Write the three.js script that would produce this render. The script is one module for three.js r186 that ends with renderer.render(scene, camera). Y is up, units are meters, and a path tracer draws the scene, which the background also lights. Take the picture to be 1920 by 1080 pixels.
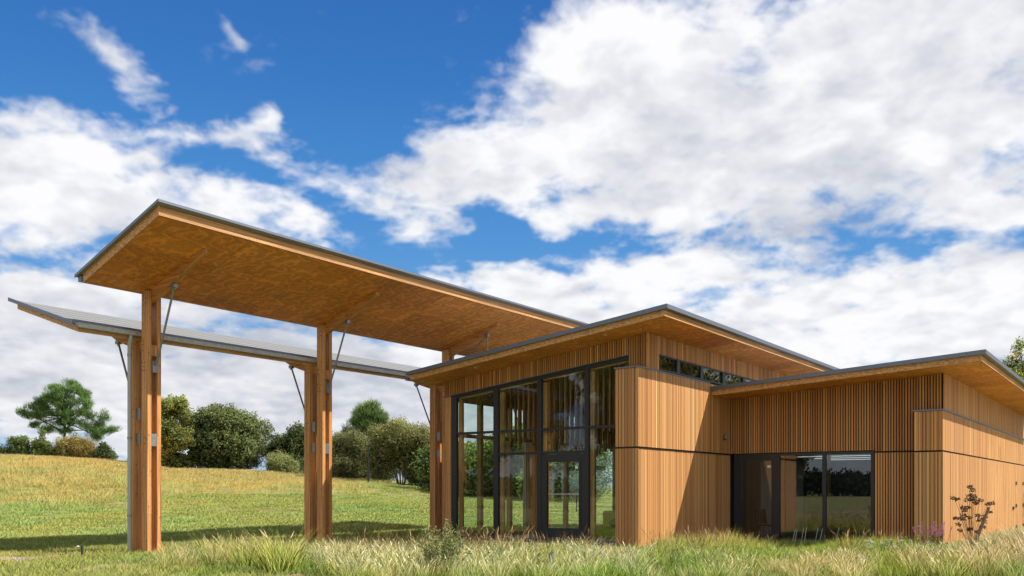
import * as THREE from 'three';
import { RoundedBoxGeometry } from 'three/addons/geometries/RoundedBoxGeometry.js';
import { RectAreaLightUniformsLib } from 'three/addons/lights/RectAreaLightUniformsLib.js';
import { mergeGeometries } from 'three/addons/utils/BufferGeometryUtils.js';

// ---------------------------------------------------------------- camera, exposure, sun
const EXPO = 1.8;
const scene = new THREE.Scene();
const YAW = 36.3 * Math.PI / 180, F = 1657.3, EYE = 1.65;
const camera = new THREE.PerspectiveCamera(2 * Math.atan(540 / F) * 180 / Math.PI, 16 / 9, 0.1, 6000);
camera.position.set(0, EYE, 0);
camera.rotation.set(0, YAW, 0);
camera.setViewOffset(1920, 1080, 0, -379, 1920, 1080);       // a lens shifted upwards: the horizon lies low in the frame
const renderer = new THREE.WebGLRenderer({ antialias: true });
renderer.toneMapping = THREE.LinearToneMapping;
renderer.toneMappingExposure = EXPO;
renderer.shadowMap.enabled = true;
renderer.shadowMap.type = THREE.PCFSoftShadowMap;

const sun = new THREE.DirectionalLight(new THREE.Color(1, 0.93, 0.82), 3.85);
sun.name = 'sun';
const SUN = new THREE.Vector3(1, 1.245, -0.679).normalize();
sun.position.copy(SUN).multiplyScalar(90).add(new THREE.Vector3(-15, 0, -25));
sun.target.position.set(-15, 0, -25);
sun.castShadow = true;
sun.shadow.mapSize.set(4096, 4096);
Object.assign(sun.shadow.camera, { left: -70, right: 70, top: 70, bottom: -70, near: 1, far: 260 });
sun.shadow.radius = 1;
scene.add(sun, sun.target);

// ---------------------------------------------------------------- random numbers and noise
function rng(seed) { let a = seed >>> 0; return () => { a = (a + 0x6D2B79F5) | 0; let t = Math.imul(a ^ (a >>> 15), 1 | a); t = (t + Math.imul(t ^ (t >>> 7), 61 | t)) ^ t; return ((t ^ (t >>> 14)) >>> 0) / 4294967296; }; }
const NT = new Float32Array(65536); { const r = rng(11); for (let i = 0; i < 65536; i++) NT[i] = r(); }
const clamp = (x, a = 0, b = 1) => x < a ? a : x > b ? b : x, lerp = (a, b, t) => a + (b - a) * t;
const sstep = (a, b, x) => { const t = clamp((x - a) / (b - a)); return t * t * (3 - 2 * t); };
function vn(x, y, per = 256) {
  const xi = Math.floor(x), yi = Math.floor(y), fx = x - xi, fy = y - yi, u = fx * fx * fx * (fx * (fx * 6 - 15) + 10), v = fy * fy * fy * (fy * (fy * 6 - 15) + 10);
  const w = (n) => ((n % per) + per) % per, x0 = w(xi), x1 = w(xi + 1), y0 = w(yi) * 256, y1 = w(yi + 1) * 256;
  const a = NT[(x0 + y0) & 65535], b = NT[(x1 + y0) & 65535], c = NT[(x0 + y1) & 65535], d = NT[(x1 + y1) & 65535];
  return a + (b - a) * u + (c - a) * v + (a - b - c + d) * u * v;
}
function fbm(x, y, o = 5, per = 256, g = 0.5) { let s = 0, a = 1, n = 0; for (let i = 0; i < o; i++) { s += a * vn(x + i * 17.3, y + i * 9.1, per); n += a; a *= g; x *= 2; y *= 2; } return s / n; }

// ---------------------------------------------------------------- sky: broken cumulus over deep blue, by azimuth and altitude
const CLOUDS = [[-104.6, 23.3, 12.5, 6.7, 0, 1.05], [-97.8, 24.5, 6.9, 5.0, 0, 0.8], [-114.7, 22.7, 8.6, 4.9, 15, 0.9], [-120.8, 21.6, 6.5, 3.6, 10, 1.0], [-122.5, 25.4, 1.9, 1.7, 0, 0.75], [-118.4, 26.8, 2.0, 1.5, 0, 0.6], [-127.0, 22.6, 4.1, 1.3, -10, 0.55], [-128.4, 18.9, 6.2, 2.2, -5, 0.85], [-108.3, 18.7, 13.4, 2.1, 0, 0.9], [-124.9, 16.8, 2.4, 0.9, 30, 0.5], [-131.8, 21.3, 2.7, 1.0, 10, 0.35], [-135.2, 17.2, 4.1, 1.0, 25, 0.47], [-132.2, 16.4, 2.7, 0.7, 0, 0.5], [-117.0, 13.8, 8.7, 1.1, -5, 0.6], [-102.2, 15.7, 7.5, 0.9, 0, 0.45], [-100.0, 13.1, 6.4, 1.1, -5, 0.66], [-111.4, 14.7, 3.9, 0.7, 0, 0.4], [-98.1, 16.0, 3.2, 0.8, 0, 0.5], [-113.1, 10.4, 17.0, 2.3, 0, 0.8], [-100.8, 10.2, 11.2, 2.6, 0, 1.0], [-126.6, 13.4, 4.0, 1.2, 0, 1.0], [-123.2, 11.2, 7.6, 2.3, 0, 1.0], [-153.5, 18.8, 5.2, 2.1, 12, 0.9], [-154.8, 17.1, 6.2, 2.5, 0, 1.0], [-151.2, 16.1, 8.6, 2.0, 8, 0.9], [-143.1, 16.7, 6.0, 1.4, 12, 0.8], [-147.1, 20.9, 2.7, 0.6, -8, 0.34], [-148.9, 23.7, 3.2, 1.5, 35, 0.41], [-146.9, 22.3, 2.6, 1.4, 35, 0.38], [-151.4, 24.9, 1.9, 0.9, 35, 0.36], [-147.8, 27.2, 1.8, 0.7, 60, 0.36], [-140.7, 22.6, 1.4, 2.0, -15, 0.62], [-141.9, 20.7, 3.3, 1.0, 12, 0.6], [-138.2, 21.4, 2.8, 0.8, 10, 0.27], [-154.0, 13.9, 4.6, 1.0, 10, 0.6], [-144.3, 26.9, 1.5, 0.5, 40, 0.34], [-155.3, 10.7, 2.7, 1.6, 20, 0.95], [-151.2, 10.7, 2.7, 1.7, 0, 0.9], [-147.1, 8.9, 12.7, 2.4, 5, 0.95], [-154.0, 6.7, 9.0, 3.3, 0, 0.95], [-138.6, 7.4, 13.9, 3.0, 0, 0.95], [-130.1, 4.1, 14.5, 3.4, 0, 0.8], [-145.0, 3.9, 15.6, 2.3, 0, 0.75], [-108.3, 5.2, 21.8, 4.2, 0, 0.8]]
  .map(([a, l, ra, rl, t, amp]) => [a, l, ra, rl, Math.cos(t * Math.PI / 180), Math.sin(t * Math.PI / 180), amp]);
{
  const W = 4096, H = 2048, data = new Float32Array(W * H * 4);
  const blueAt = (al) => {
    const k = [[0, 0.42, 0.58, 0.76], [5, 0.25, 0.46, 0.74], [11, 0.14, 0.37, 0.73], [18, 0.074, 0.275, 0.65], [25, 0.044, 0.192, 0.54], [32, 0.030, 0.140, 0.45], [90, 0.018, 0.085, 0.30]];
    let i = 0; while (i < k.length - 2 && al > k[i + 1][0]) i++;
    const t = clamp((al - k[i][0]) / (k[i + 1][0] - k[i][0])); return [1, 2, 3].map((c) => lerp(k[i][c], k[i + 1][c], t));
  };
  const texel = (row, col, out) => {
    const al = ((row + 0.5) / H - 0.5) * 180; if (al < 0) { out[0] = 0.30 / EXPO; out[1] = 0.31 / EXPO; out[2] = 0.30 / EXPO; return; }
    const az = ((col + 0.5) / W - 0.5) * 360, A = az * Math.PI / 180, L = al * Math.PI / 180;
    const y = Math.sin(L), k = 1 / (y + 0.24), px = Math.cos(A) * Math.cos(L) * k, pz = Math.sin(A) * Math.cos(L) * k;
    const inFrame = sstep(9, 0, Math.max(-165 - az, az + 88, al - 30));
    const far = sstep(0.20, 0.40, fbm(px * 1.1 + 40, pz * 1.1 + 13, 3));
    const wx = fbm(px * 5 + 5, pz * 5 + 60, 5, 256, 0.6) - 0.5, wz = fbm(px * 5 + 90, pz * 5 + 31, 5, 256, 0.6) - 0.5;
    let cov = 0;
    if (inFrame > 0) for (const [ca, cl, ra, rl, c, s, amp] of CLOUDS) {
      const da = az - ca + wx * 5.5, dl = al - cl + wz * 3.6; if (Math.abs(da) > 2 * (ra + rl) || Math.abs(dl) > 2 * (ra * Math.abs(s) + rl)) continue;
      const u = da * c - dl * s, v = dl * c + da * s, q = (u / ra) ** 2 + (v / rl) ** 2;
      if (q < 4) { const g = amp * Math.exp(-q * 0.9); cov = cov + g - cov * g * 0.7; }
    }
    cov = lerp(far * 0.95, cov, inFrame);
    const qx = px + wx * 0.07, qz = pz + wz * 0.07;
    const n = fbm(qx * 10, qz * 10, 7, 256, 0.64), big = fbm(px * 4.2 + 31, pz * 4.2 + 77, 5, 256, 0.55), puff = fbm(qx * 15 + 3, qz * 15 + 70, 5, 256, 0.55);
    const dens = cov * 1.12 + (n - 0.5) * 1.65 + (big - 0.5) * 0.6 - 0.34;
    const thick = sstep(-0.04, 0.72, dens), alpha = Math.pow(thick, 0.75) * clamp(0.45 + cov * 1.1);
    const wide = fbm(px * 2.0 + 61, pz * 2.0 + 17, 4, 256, 0.5), fade = lerp(0.75, 1, sstep(3, 16, al));
    const lit = clamp(0.77 + (wide - 0.5) * 1.3 + (big - 0.5) * 1.2 * fade + (puff - 0.5) * 1.1 * fade - sstep(0.5, 1.1, dens) * 0.06 - sstep(13, 3, al) * 0.17);
    const b = blueAt(al), w = [lerp(0.53, 0.985, lit), lerp(0.565, 0.985, lit), lerp(0.65, 1.0, lit)], hz = sstep(4.5, 0, al) * 0.4;
    for (let c = 0; c < 3; c++) out[c] = lerp(b[c], lerp(w[c], b[c] * 0.4 + 0.38, hz), alpha) / EXPO;
  };
  const o = [0, 0, 0];
  for (let row = 0; row < H; row++) for (let col = 0; col < W; col++) {
    const al = (row / H - 0.5) * 180, az = (col / W - 0.5) * 360, fine = az > -162 && az < -90 && al > -0.2 && al < 33, i = (row * W + col) * 4;
    if (!fine && (row % 4 || col % 4)) { const j = ((row - row % 4) * W + (col - col % 4)) * 4; data[i] = data[j]; data[i + 1] = data[j + 1]; data[i + 2] = data[j + 2]; data[i + 3] = 1; continue; }
    texel(row, col, o); data[i] = o[0]; data[i + 1] = o[1]; data[i + 2] = o[2]; data[i + 3] = 1;
  }
  const sky = new THREE.DataTexture(data, W, H, THREE.RGBAFormat, THREE.FloatType);
  sky.mapping = THREE.EquirectangularReflectionMapping; sky.magFilter = sky.minFilter = THREE.LinearFilter; sky.needsUpdate = true;
  scene.background = sky; scene.environment = sky;
}

// ---------------------------------------------------------------- naming and grouping helpers
const taken = new Map();
function numbered(name) { const n = taken.get(name) ?? 0; taken.set(name, n + 1); return n ? name + '_' + String(n).padStart(3, '0') : name; }
const ORIGIN = new WeakMap(), originOf = (o) => o === scene ? new THREE.Vector3() : ORIGIN.get(o);
function thing(name, label, category, [x, y, z], group) {
  const o = new THREE.Group(); o.name = numbered(name); o.position.set(x, y, z); ORIGIN.set(o, new THREE.Vector3(x, y, z));
  o.userData = { label, category }; if (group) o.userData.group = group;
  scene.add(o); return o;
}
// a part whose geometry is given in world coordinates; at = where its own origin lies
function part(name, geo, mat, parent, at = null) {
  const g = Array.isArray(geo) ? mergeGeometries(geo.map((q) => q.index ? q.toNonIndexed() : q)) : geo, p = originOf(parent), w = at ?? p.clone();
  if (!at) g.translate(-w.x, -w.y, -w.z);
  const m = new THREE.Mesh(g, mat); m.name = name; m.position.set(w.x - p.x, w.y - p.y, w.z - p.z); ORIGIN.set(m, w.clone()); parent.add(m); return m;
}
function node(name, parent, at) { const o = new THREE.Group(), p = originOf(parent); o.name = name; o.position.set(at[0] - p.x, at[1] - p.y, at[2] - p.z); ORIGIN.set(o, new THREE.Vector3(...at)); parent.add(o); return o; }
const structure = (o) => { o.userData.kind = 'structure'; return o; };
const stuff = (o) => { o.userData.kind = 'stuff'; return o; };

// ---------------------------------------------------------------- geometry helpers (uv in metres, grain along v)
const R0 = rng(5);
function uvMetres(g, grain = 'y') {
  const p = g.attributes.position, n = g.attributes.normal, uv = new Float32Array(p.count * 2), ou = R0() * 7, ov = R0() * 7, ax = ['x', 'y', 'z'];
  for (let i = 0; i < p.count; i++) {
    const N = [Math.abs(n.getX(i)), Math.abs(n.getY(i)), Math.abs(n.getZ(i))], k = N.indexOf(Math.max(...N)), P = [p.getX(i), p.getY(i), p.getZ(i)], gi = ax.indexOf(grain);
    const vi = k === gi ? (k + 1) % 3 : gi, ui = [0, 1, 2].find((j) => j !== k && j !== vi);
    uv[2 * i] = P[ui] + P[k] * 0.37 + ou; uv[2 * i + 1] = P[vi] + ov;
  }
  g.setAttribute('uv', new THREE.BufferAttribute(uv, 2)); return g;
}
function box(x0, x1, y0, y1, z0, z1, grain = 'y', r = 0) {
  const w = x1 - x0, h = y1 - y0, d = z1 - z0, g = r ? new RoundedBoxGeometry(w, h, d, 1, r) : new THREE.BoxGeometry(w, h, d);
  g.translate((x0 + x1) / 2, (y0 + y1) / 2, (z0 + z1) / 2); return uvMetres(g, grain);
}
// polygon in x,y pushed from z0 to z1
function prism(pts, z0, z1, grain = 'x') {
  const s = new THREE.Shape(pts.map(([x, y]) => new THREE.Vector2(x, y))), g = new THREE.ExtrudeGeometry(s, { depth: z1 - z0, bevelEnabled: false });
  g.translate(0, 0, z0); return uvMetres(g, grain);
}
function rod(a, b, r, seg = 8) {
  const A = new THREE.Vector3(...a), B = new THREE.Vector3(...b), g = new THREE.CylinderGeometry(r, r, A.distanceTo(B), seg);
  g.applyQuaternion(new THREE.Quaternion().setFromUnitVectors(new THREE.Vector3(0, 1, 0), B.clone().sub(A).normalize()));
  const c = A.add(B).multiplyScalar(0.5); return g.translate(c.x, c.y, c.z);
}

// ---------------------------------------------------------------- procedural textures and materials
function tex(W, H, fn, { srgb = true, rep = [1, 1] } = {}) {
  const d = new Uint8Array(W * H * 4);
  for (let y = 0; y < H; y++) for (let x = 0; x < W; x++) { const c = fn(x / W, y / H), i = (y * W + x) * 4; for (let k = 0; k < 3; k++) d[i + k] = clamp(c[k], 0, 1) * 255; d[i + 3] = 255; }
  const t = new THREE.DataTexture(d, W, H); t.wrapS = t.wrapT = THREE.RepeatWrapping; t.magFilter = THREE.LinearFilter; t.minFilter = THREE.LinearMipmapLinearFilter; t.generateMipmaps = true;
  if (srgb) t.colorSpace = THREE.SRGBColorSpace; t.repeat.set(...rep); t.needsUpdate = true; return t;
}
const KN = (() => { const r = rng(77), a = []; for (let i = 0; i < 80; i++) a.push([r(), r(), 0.005 + r() * 0.008]); return a; })();
function knot(u, v) { let k = 0; for (const [a, b, s] of KN) { const du = Math.abs(u - a), dv = Math.abs(v - b) * 3.4; const q = Math.sqrt(du * du + dv * dv) / s; if (q < 3) k = Math.max(k, Math.exp(-q * q * 0.7)); } return k; }
// larch boards: fine lengthwise grain, streaks, knots (covers 1.2 m x 4 m)
const larch = tex(512, 1024, (u, v) => {
  const g = fbm(u * 128, v * 4, 3, 128), f = vn(u * 256, v * 32, 256), s = fbm(u * 24, v * 2, 3, 8), k = knot(u, v);
  const l = 0.83 + (g - 0.5) * 0.40 + (f - 0.5) * 0.12 + (s - 0.5) * 0.34;
  return [l * (1 - k * 0.42), l * (0.985 - k * 0.52), l * (0.965 - k * 0.55)];
}, { rep: [1 / 1.2, 1 / 4] });
const larchRough = tex(256, 256, (u, v) => { const g = 0.62 + (fbm(u * 64, v * 4, 3, 64) - 0.5) * 0.3; return [g, g, g]; }, { srgb: false, rep: [1 / 0.6, 1 / 2] });
// rotary-cut plywood: wide swirling figure (covers 2.5 m)
const ply = tex(512, 512, (u, v) => {
  const w = fbm(u * 4, v * 4, 4, 4), q = u * 4 + w * 5 + fbm(u * 2 + 9, v * 4, 3, 2) * 3, ring = 0.5 + 0.5 * Math.sin(q * 6.283), n = fbm(u * 64, v * 64, 3, 64), b = fbm(u * 4 + 3, v * 4 + 8, 3, 4);
  const l = 0.82 + (Math.pow(ring, 3) - 0.4) * 0.13 + (n - 0.5) * 0.16 + (b - 0.5) * 0.18;
  return [l, l * 0.985, l * 0.96];
}, { rep: [1 / 2.5, 1 / 2.5] });
// strongly flamed veneer on the edge boards
const flame = tex(512, 256, (u, v) => {
  const w = fbm(u * 8, v * 4, 4, 4), q = v * 6 + w * 4.5 + fbm(u * 16, v * 4, 2, 4) * 1.2, ring = 0.5 + 0.5 * Math.sin(q * 9), n = fbm(u * 128, v * 16, 2, 16);
  const l = 0.80 + (ring - 0.5) * 0.22 + (n - 0.5) * 0.2; return [l, l * 0.97, l * 0.93];
}, { rep: [1 / 0.6, 1 / 2.2] });
const zincMap = tex(256, 256, (u, v) => { const l = 0.86 + (fbm(u * 16, v * 16, 4, 16) - 0.5) * 0.16; return [l, l, l]; }, { rep: [1, 1] });
const plain = (c, rough, o = {}) => new THREE.MeshStandardMaterial({ color: new THREE.Color().setRGB(...c), roughness: rough, ...o });
const wood = (c, o = {}) => plain(c, 1, { map: larch, roughnessMap: larchRough, bumpMap: larchRough, bumpScale: 0.0012, ...o });
const LARCH = [[0.82, 0.425, 0.155], [0.70, 0.335, 0.115], [0.90, 0.51, 0.21], [0.77, 0.385, 0.135], [0.66, 0.305, 0.102], [0.86, 0.455, 0.175], [0.80, 0.375, 0.125], [0.74, 0.40, 0.165]].map((c) => wood(c));
const SLAT = [[0.84, 0.41, 0.14], [0.74, 0.34, 0.112], [0.88, 0.46, 0.17], [0.78, 0.375, 0.125], [0.66, 0.29, 0.095], [0.80, 0.42, 0.165]].map((c) => wood(c));
const M = {
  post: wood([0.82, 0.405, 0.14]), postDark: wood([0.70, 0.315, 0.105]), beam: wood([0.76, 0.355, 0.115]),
  ply: plain([0.84, 0.33, 0.066], 0.62, { map: ply }), ply2: plain([0.74, 0.28, 0.054], 0.62, { map: ply }), ply3: plain([0.88, 0.365, 0.078], 0.62, { map: ply }),
  fascia: plain([0.82, 0.46, 0.20], 0.6, { map: flame }), fasciaEdge: wood([0.76, 0.41, 0.165]),
  trim: plain([0.15, 0.175, 0.23], 0.42, { metalness: 0.5 }), black: plain([0.016, 0.019, 0.026], 0.42), backing: plain([0.018, 0.014, 0.011], 0.95),
  zinc: plain([0.56, 0.57, 0.57], 0.5, { metalness: 0.25, map: zincMap }), steel: plain([0.36, 0.37, 0.39], 0.45, { metalness: 0.7, map: zincMap }), pipe: plain([0.25, 0.29, 0.34], 0.4, { metalness: 0.5 }),
  sheet: plain([0.20, 0.205, 0.215], 0.6), screw: plain([0.02, 0.015, 0.012], 0.7),
  glass: new THREE.MeshPhysicalMaterial({ color: new THREE.Color().setRGB(0.93, 0.975, 0.955), roughness: 0.0, transmission: 1, thickness: 0, ior: 1.5 }),
  glassDark: new THREE.MeshPhysicalMaterial({ color: new THREE.Color().setRGB(0.62, 0.68, 0.68), roughness: 0.0, transmission: 1, thickness: 0, ior: 1.85 }),
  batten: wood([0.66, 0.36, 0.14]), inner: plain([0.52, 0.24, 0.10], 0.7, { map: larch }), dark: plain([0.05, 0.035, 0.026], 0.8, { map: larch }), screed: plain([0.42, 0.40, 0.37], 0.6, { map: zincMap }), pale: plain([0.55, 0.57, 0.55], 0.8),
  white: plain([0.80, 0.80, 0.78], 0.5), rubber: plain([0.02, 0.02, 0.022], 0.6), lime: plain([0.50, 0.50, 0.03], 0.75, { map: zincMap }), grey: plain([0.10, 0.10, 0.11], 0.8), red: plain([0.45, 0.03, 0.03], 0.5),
};

// ---------------------------------------------------------------- the lie of the land
const FX = -Math.sin(YAW), FZ = -Math.cos(YAW), RX = Math.cos(YAW), RZ = -Math.sin(YAW);       // away from the camera, to its right
function amp(s) { const k = [[-3, 5.6], [-0.58, 5.25], [-0.46, 4.7], [-0.38, 3.85], [-0.28, 3.5], [-0.21, 3.05], [-0.12, 2.6], [0.0, 2.4], [0.4, 2.0], [3, 0.8]]; let i = 0; while (i < k.length - 2 && s > k[i + 1][0]) i++; return lerp(k[i][1], k[i + 1][1], clamp((s - k[i][0]) / (k[i + 1][0] - k[i][0]))); }
function land(x, z) {
  const d = x * FX + z * FZ, r = x * RX + z * RZ; if (d < 20) return 0;
  const s = r / d, right = sstep(-0.16, 0.02, s) * 12;                 // the rise starts farther off behind the building
  const t = clamp((d - 31 - right) / 70); return amp(s) * t * t * (3 - 2 * t) + (fbm(x * 0.11 + 50, z * 0.11 + 50, 3) - 0.5) * 0.5 * sstep(30, 55, d);
}
const loc = (px, d) => { const r = (px - 960) / F * d; return [r * RX + d * FX, r * RZ + d * FZ]; };   // px: bearing, in the photograph's columns; d: metres away
const golden = (x, z) => { const d = x * FX + z * FZ, s = (x * RX + z * RZ) / Math.max(d, 1); const w = (fbm(x * 0.08 + 7, z * 0.08, 3) - 0.5) * 22; return sstep(-2, 16, d + w - lerp(51, 64, clamp((s + 0.5) / 0.36))) * sstep(0.0, -0.05, s + 0.135 + w * 0.002) * sstep(112, 104, d); };
const inBuilding = (x, z) => (x > -17.45 && x < -12.55 && z > -22.5 && z < -21.2) || (x > -19.35 && x < -11.6 && z < -22.2 && z > -41) || (x > -12.45 && x < -11.6 && z < -21.7 && z > -29) || (x > -11.7 && x < -5.0 && z < -28.15 && z > -48) || (x > -5.9 && x < -5.0 && z < -27.75 && z > -48);
{
  const pos = [], col = [], idx = [], rings = [], NA = 260;
  for (let d = 0; d < 1;) d = 1; let rad = 0.5; while (rad < 3200) { rings.push(rad); rad *= rad < 130 ? 1.045 : 1.12; }
  pos.push(0, 0, 0); col.push(0.12, 0.13, 0.04);
  rings.forEach((r) => { for (let i = 0; i < NA; i++) {
    const a = i / NA * 2 * Math.PI, x = Math.cos(a) * r, z = Math.sin(a) * r; pos.push(x, land(x, z), z);
    const g = golden(x, z), n = fbm(x * 0.4 + 20, z * 0.4 + 20, 4), n2 = fbm(x * 0.07 + 90, z * 0.07, 3);
    let c = [lerp(0.22, 0.30, n), lerp(0.25, 0.30, n2), 0.085]; c = c.map((v, k) => lerp(v, [0.46, 0.42, 0.14][k], g * 0.7)); const near = sstep(10, 15, x * FX + z * FZ) * sstep(31, 24, x * FX + z * FZ) * sstep(-0.36, -0.2, (x * RX + z * RZ) / Math.max(8, x * FX + z * FZ)); c = c.map((v, k) => lerp(v, [lerp(0.42, 0.56, n), lerp(0.37, 0.48, n), 0.20][k], near * 0.75)); const soil = Math.max(sstep(0.55, 0.68, n) * 0.7 * sstep(30, 22, x * FX + z * FZ), Math.hypot(x + 21.9, z + 10.1) < 1.0 ? 0.9 : 0);
    col.push(...c.map((v, k) => lerp(v, [0.30, 0.23, 0.16][k], soil)));
  } });
  for (let i = 0; i < NA; i++) idx.push(0, 1 + (i + 1) % NA, 1 + i);
  for (let k = 0; k < rings.length - 1; k++) for (let i = 0; i < NA; i++) { const a = 1 + k * NA + i, b = 1 + k * NA + (i + 1) % NA; idx.push(a, b, a + NA, b, b + NA, a + NA); }
  const g = new THREE.BufferGeometry(); g.setAttribute('position', new THREE.Float32BufferAttribute(pos, 3)); g.setAttribute('color', new THREE.Float32BufferAttribute(col, 3));
  g.setAttribute('uv', new THREE.Float32BufferAttribute(pos.filter((_, i) => i % 3 !== 1), 2)); g.setIndex(idx); g.computeVertexNormals();
  const turf = tex(512, 512, (u, v) => { const l = 0.84 + (fbm(u * 64, v * 64, 4, 64) - 0.5) * 0.5 + (fbm(u * 8, v * 8, 3, 8) - 0.5) * 0.2; return [l * 1.02, l, l * 0.92]; }, { rep: [1 / 4, 1 / 4] });
  const m = new THREE.Mesh(g, plain([1, 1, 1], 0.95, { vertexColors: true, map: turf })); m.name = 'ground'; m.userData = { label: 'grassy meadow ground rising to a low hill', kind: 'structure' }; scene.add(m);
}

// ---------------------------------------------------------------- the canopy in front of the hall
const can = thing('timber_canopy', 'tall butterfly canopy of two sloping timber roofs on paired posts beside the glazed hall', 'canopy', [-21.7, 0, -12.9]);
const ZF = -11.369, ZB = -32.6, COLZ = [-12.91, -18.872, -24.9, -30.9];
const ucy = (x) => 6.80 + 0.3228 * (x + 21.562), lcy = (x) => 5.611 - 0.2993 * (x + 21.814);
{ // upper roof
  const r = part('upper_roof', prism([[-21.50, ucy(-21.50) + 0.03], [-18.33, ucy(-18.33) + 0.03], [-18.33, ucy(-18.33) + 0.22], [-21.50, ucy(-21.50) + 0.22]], ZB + 0.06, ZF - 0.06), M.beam, can);
  // plywood panels of the soffit
  const us = [-21.56, -21.05, -19.65, -18.30]; let k = 0;
  for (let i = 0; i < us.length - 1; i++) for (let z = ZF - 0.03; z > ZB + 0.1; z -= 2.5) {
    const a = us[i] + 0.006, b = us[i + 1] - 0.006, z1 = z - 0.006, z0 = Math.max(z - 2.494, ZB + 0.03), o = ((k * 7) % 5) * 0.0006;
    part('soffit_panel', prism([[a, ucy(a) - o], [b, ucy(b) - o], [b, ucy(b) + 0.02], [a, ucy(a) + 0.02]], z0, z1, 'x'), [M.ply, M.ply2, M.ply, M.ply3][(k++ * 5) % 4], r);
  }
  part('fascia', prism([[-21.562, ucy(-21.562)], [-18.266, ucy(-18.266)], [-18.266, ucy(-18.266) + 0.215], [-21.562, ucy(-21.562) + 0.215]], ZF - 0.028, ZF), M.fascia, r);
  part('fascia', box(-18.294, -18.268, 7.872, 8.075, ZB, ZF - 0.03, 'z'), M.fasciaEdge, r);
  part('fascia', box(-18.266, -18.256, 7.866, 7.935, ZB, ZF + 0.002, 'z'), M.fasciaEdge, r);
  part('fascia', box(-21.562, -21.53, 6.80, 7.00, ZB, ZF - 0.03, 'z'), M.fasciaEdge, r);
  const top = (x) => ucy(x) + 0.222;
  part('metal_covering', prism([[-21.78, top(-21.78)], [-18.14, top(-18.14)], [-18.14, top(-18.14) + 0.028], [-21.78, top(-21.78) + 0.028]], ZB - 0.1, ZF + 0.075), M.sheet, r);
  part('metal_trim', prism([[-21.79, top(-21.79) - 0.012], [-18.13, top(-18.13) - 0.012], [-18.13, top(-18.13) + 0.062], [-21.79, top(-21.79) + 0.062]], ZF + 0.077, ZF + 0.095), M.trim, r);
  part('metal_trim', box(-18.138, -18.12, 8.125, 8.185, ZB - 0.1, ZF + 0.095, 'z'), M.trim, r);
  const gut = (x0, x1, y0, y1) => [box(x0, x1, y0, y0 + 0.006, ZB, ZF + 0.03), box(x0, x0 + 0.006, y0, y1, ZB, ZF + 0.03), box(x1 - 0.006, x1, y0, y1, ZB, ZF + 0.03), box(x0, x1, y0, y1, ZF + 0.031, ZF + 0.037)];
  part('gutter', gut(-21.72, -21.57, 6.83, 6.96), M.trim, r);
}
{ // lower roof
  const r = part('lower_roof', prism([[-24.93, lcy(-24.93) + 0.03], [-21.86, lcy(-21.86) + 0.03], [-21.86, lcy(-21.86) + 0.19], [-24.93, lcy(-24.93) + 0.19]], ZB + 0.06, ZF - 0.06), M.beam, can);
  const us = [-24.97, -23.4, -21.83]; let k = 0;
  for (let i = 0; i < 2; i++) for (let z = ZF - 0.03; z > ZB + 0.1; z -= 2.5) { const a = us[i] + 0.004, b = us[i + 1] - 0.004; part('soffit_panel', prism([[a, lcy(a)], [b, lcy(b)], [b, lcy(b) + 0.02], [a, lcy(a) + 0.02]], Math.max(z - 2.496, ZB + 0.03), z - 0.004, 'x'), [M.ply2, M.ply, M.ply3][k++ % 3], r); }
  part('fascia', prism([[-24.977, lcy(-24.977)], [-21.814, lcy(-21.814)], [-21.814, lcy(-21.814) + 0.165], [-24.977, lcy(-24.977) + 0.165]], ZF - 0.028, ZF), M.fascia, r);
  part('fascia', box(-21.842, -21.814, 5.612, 5.80, ZB, ZF - 0.03, 'z'), M.fasciaEdge, r);
  const top = (x) => lcy(x) + 0.178;
  part('metal_covering', prism([[-25.22, top(-25.22)], [-21.90, top(-21.90)], [-21.90, top(-21.90) + 0.03], [-25.22, top(-25.22) + 0.03]], ZB - 0.1, ZF + 0.07), M.sheet, r);
  for (let k = 1; k < 6; k++) { const x = -25.2 + k * 0.55; part('standing_seam', prism([[x, top(x) + 0.031], [x + 0.014, top(x + 0.014) + 0.031], [x + 0.014, top(x) + 0.047], [x, top(x) + 0.05]], ZB - 0.1, ZF + 0.05), M.sheet, r); }
  part('metal_trim', prism([[-25.33, top(-25.33) - 0.035], [-21.885, top(-21.885) - 0.035], [-21.885, top(-21.885) + 0.065], [-25.33, top(-25.33) + 0.065]], ZF + 0.072, ZF + 0.09), M.trim, r);
  part('metal_trim', box(-21.899, -21.88, 5.80, 5.925, ZB - 0.1, ZF + 0.09, 'z'), M.trim, r);
  for (let z = ZF; z > ZB; z -= 1.2) { // box gutter in lengths
    const z1 = z + (z === ZF ? 0.05 : -0.004), z0 = Math.max(z - 1.196, ZB);
    part('gutter', [box(-21.81, -21.68, 5.70, 5.706, z0, z1), box(-21.81, -21.804, 5.70, 5.83, z0, z1), box(-21.686, -21.68, 5.70, 5.815, z0, z1), box(-21.69, -21.674, 5.81, 5.822, z0, z1), box(-21.683, -21.672, 5.70, 5.815, z0, z0 + 0.03)], M.zinc, r);
  }
}
function screws(list, parent) { const g = list.map((p) => { const c = new THREE.CylinderGeometry(0.016, 0.016, 0.01, 6); c.rotateX(Math.PI / 2); return c.translate(...p); }); stuff(part('screw', g, M.screw, parent)); }
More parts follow.
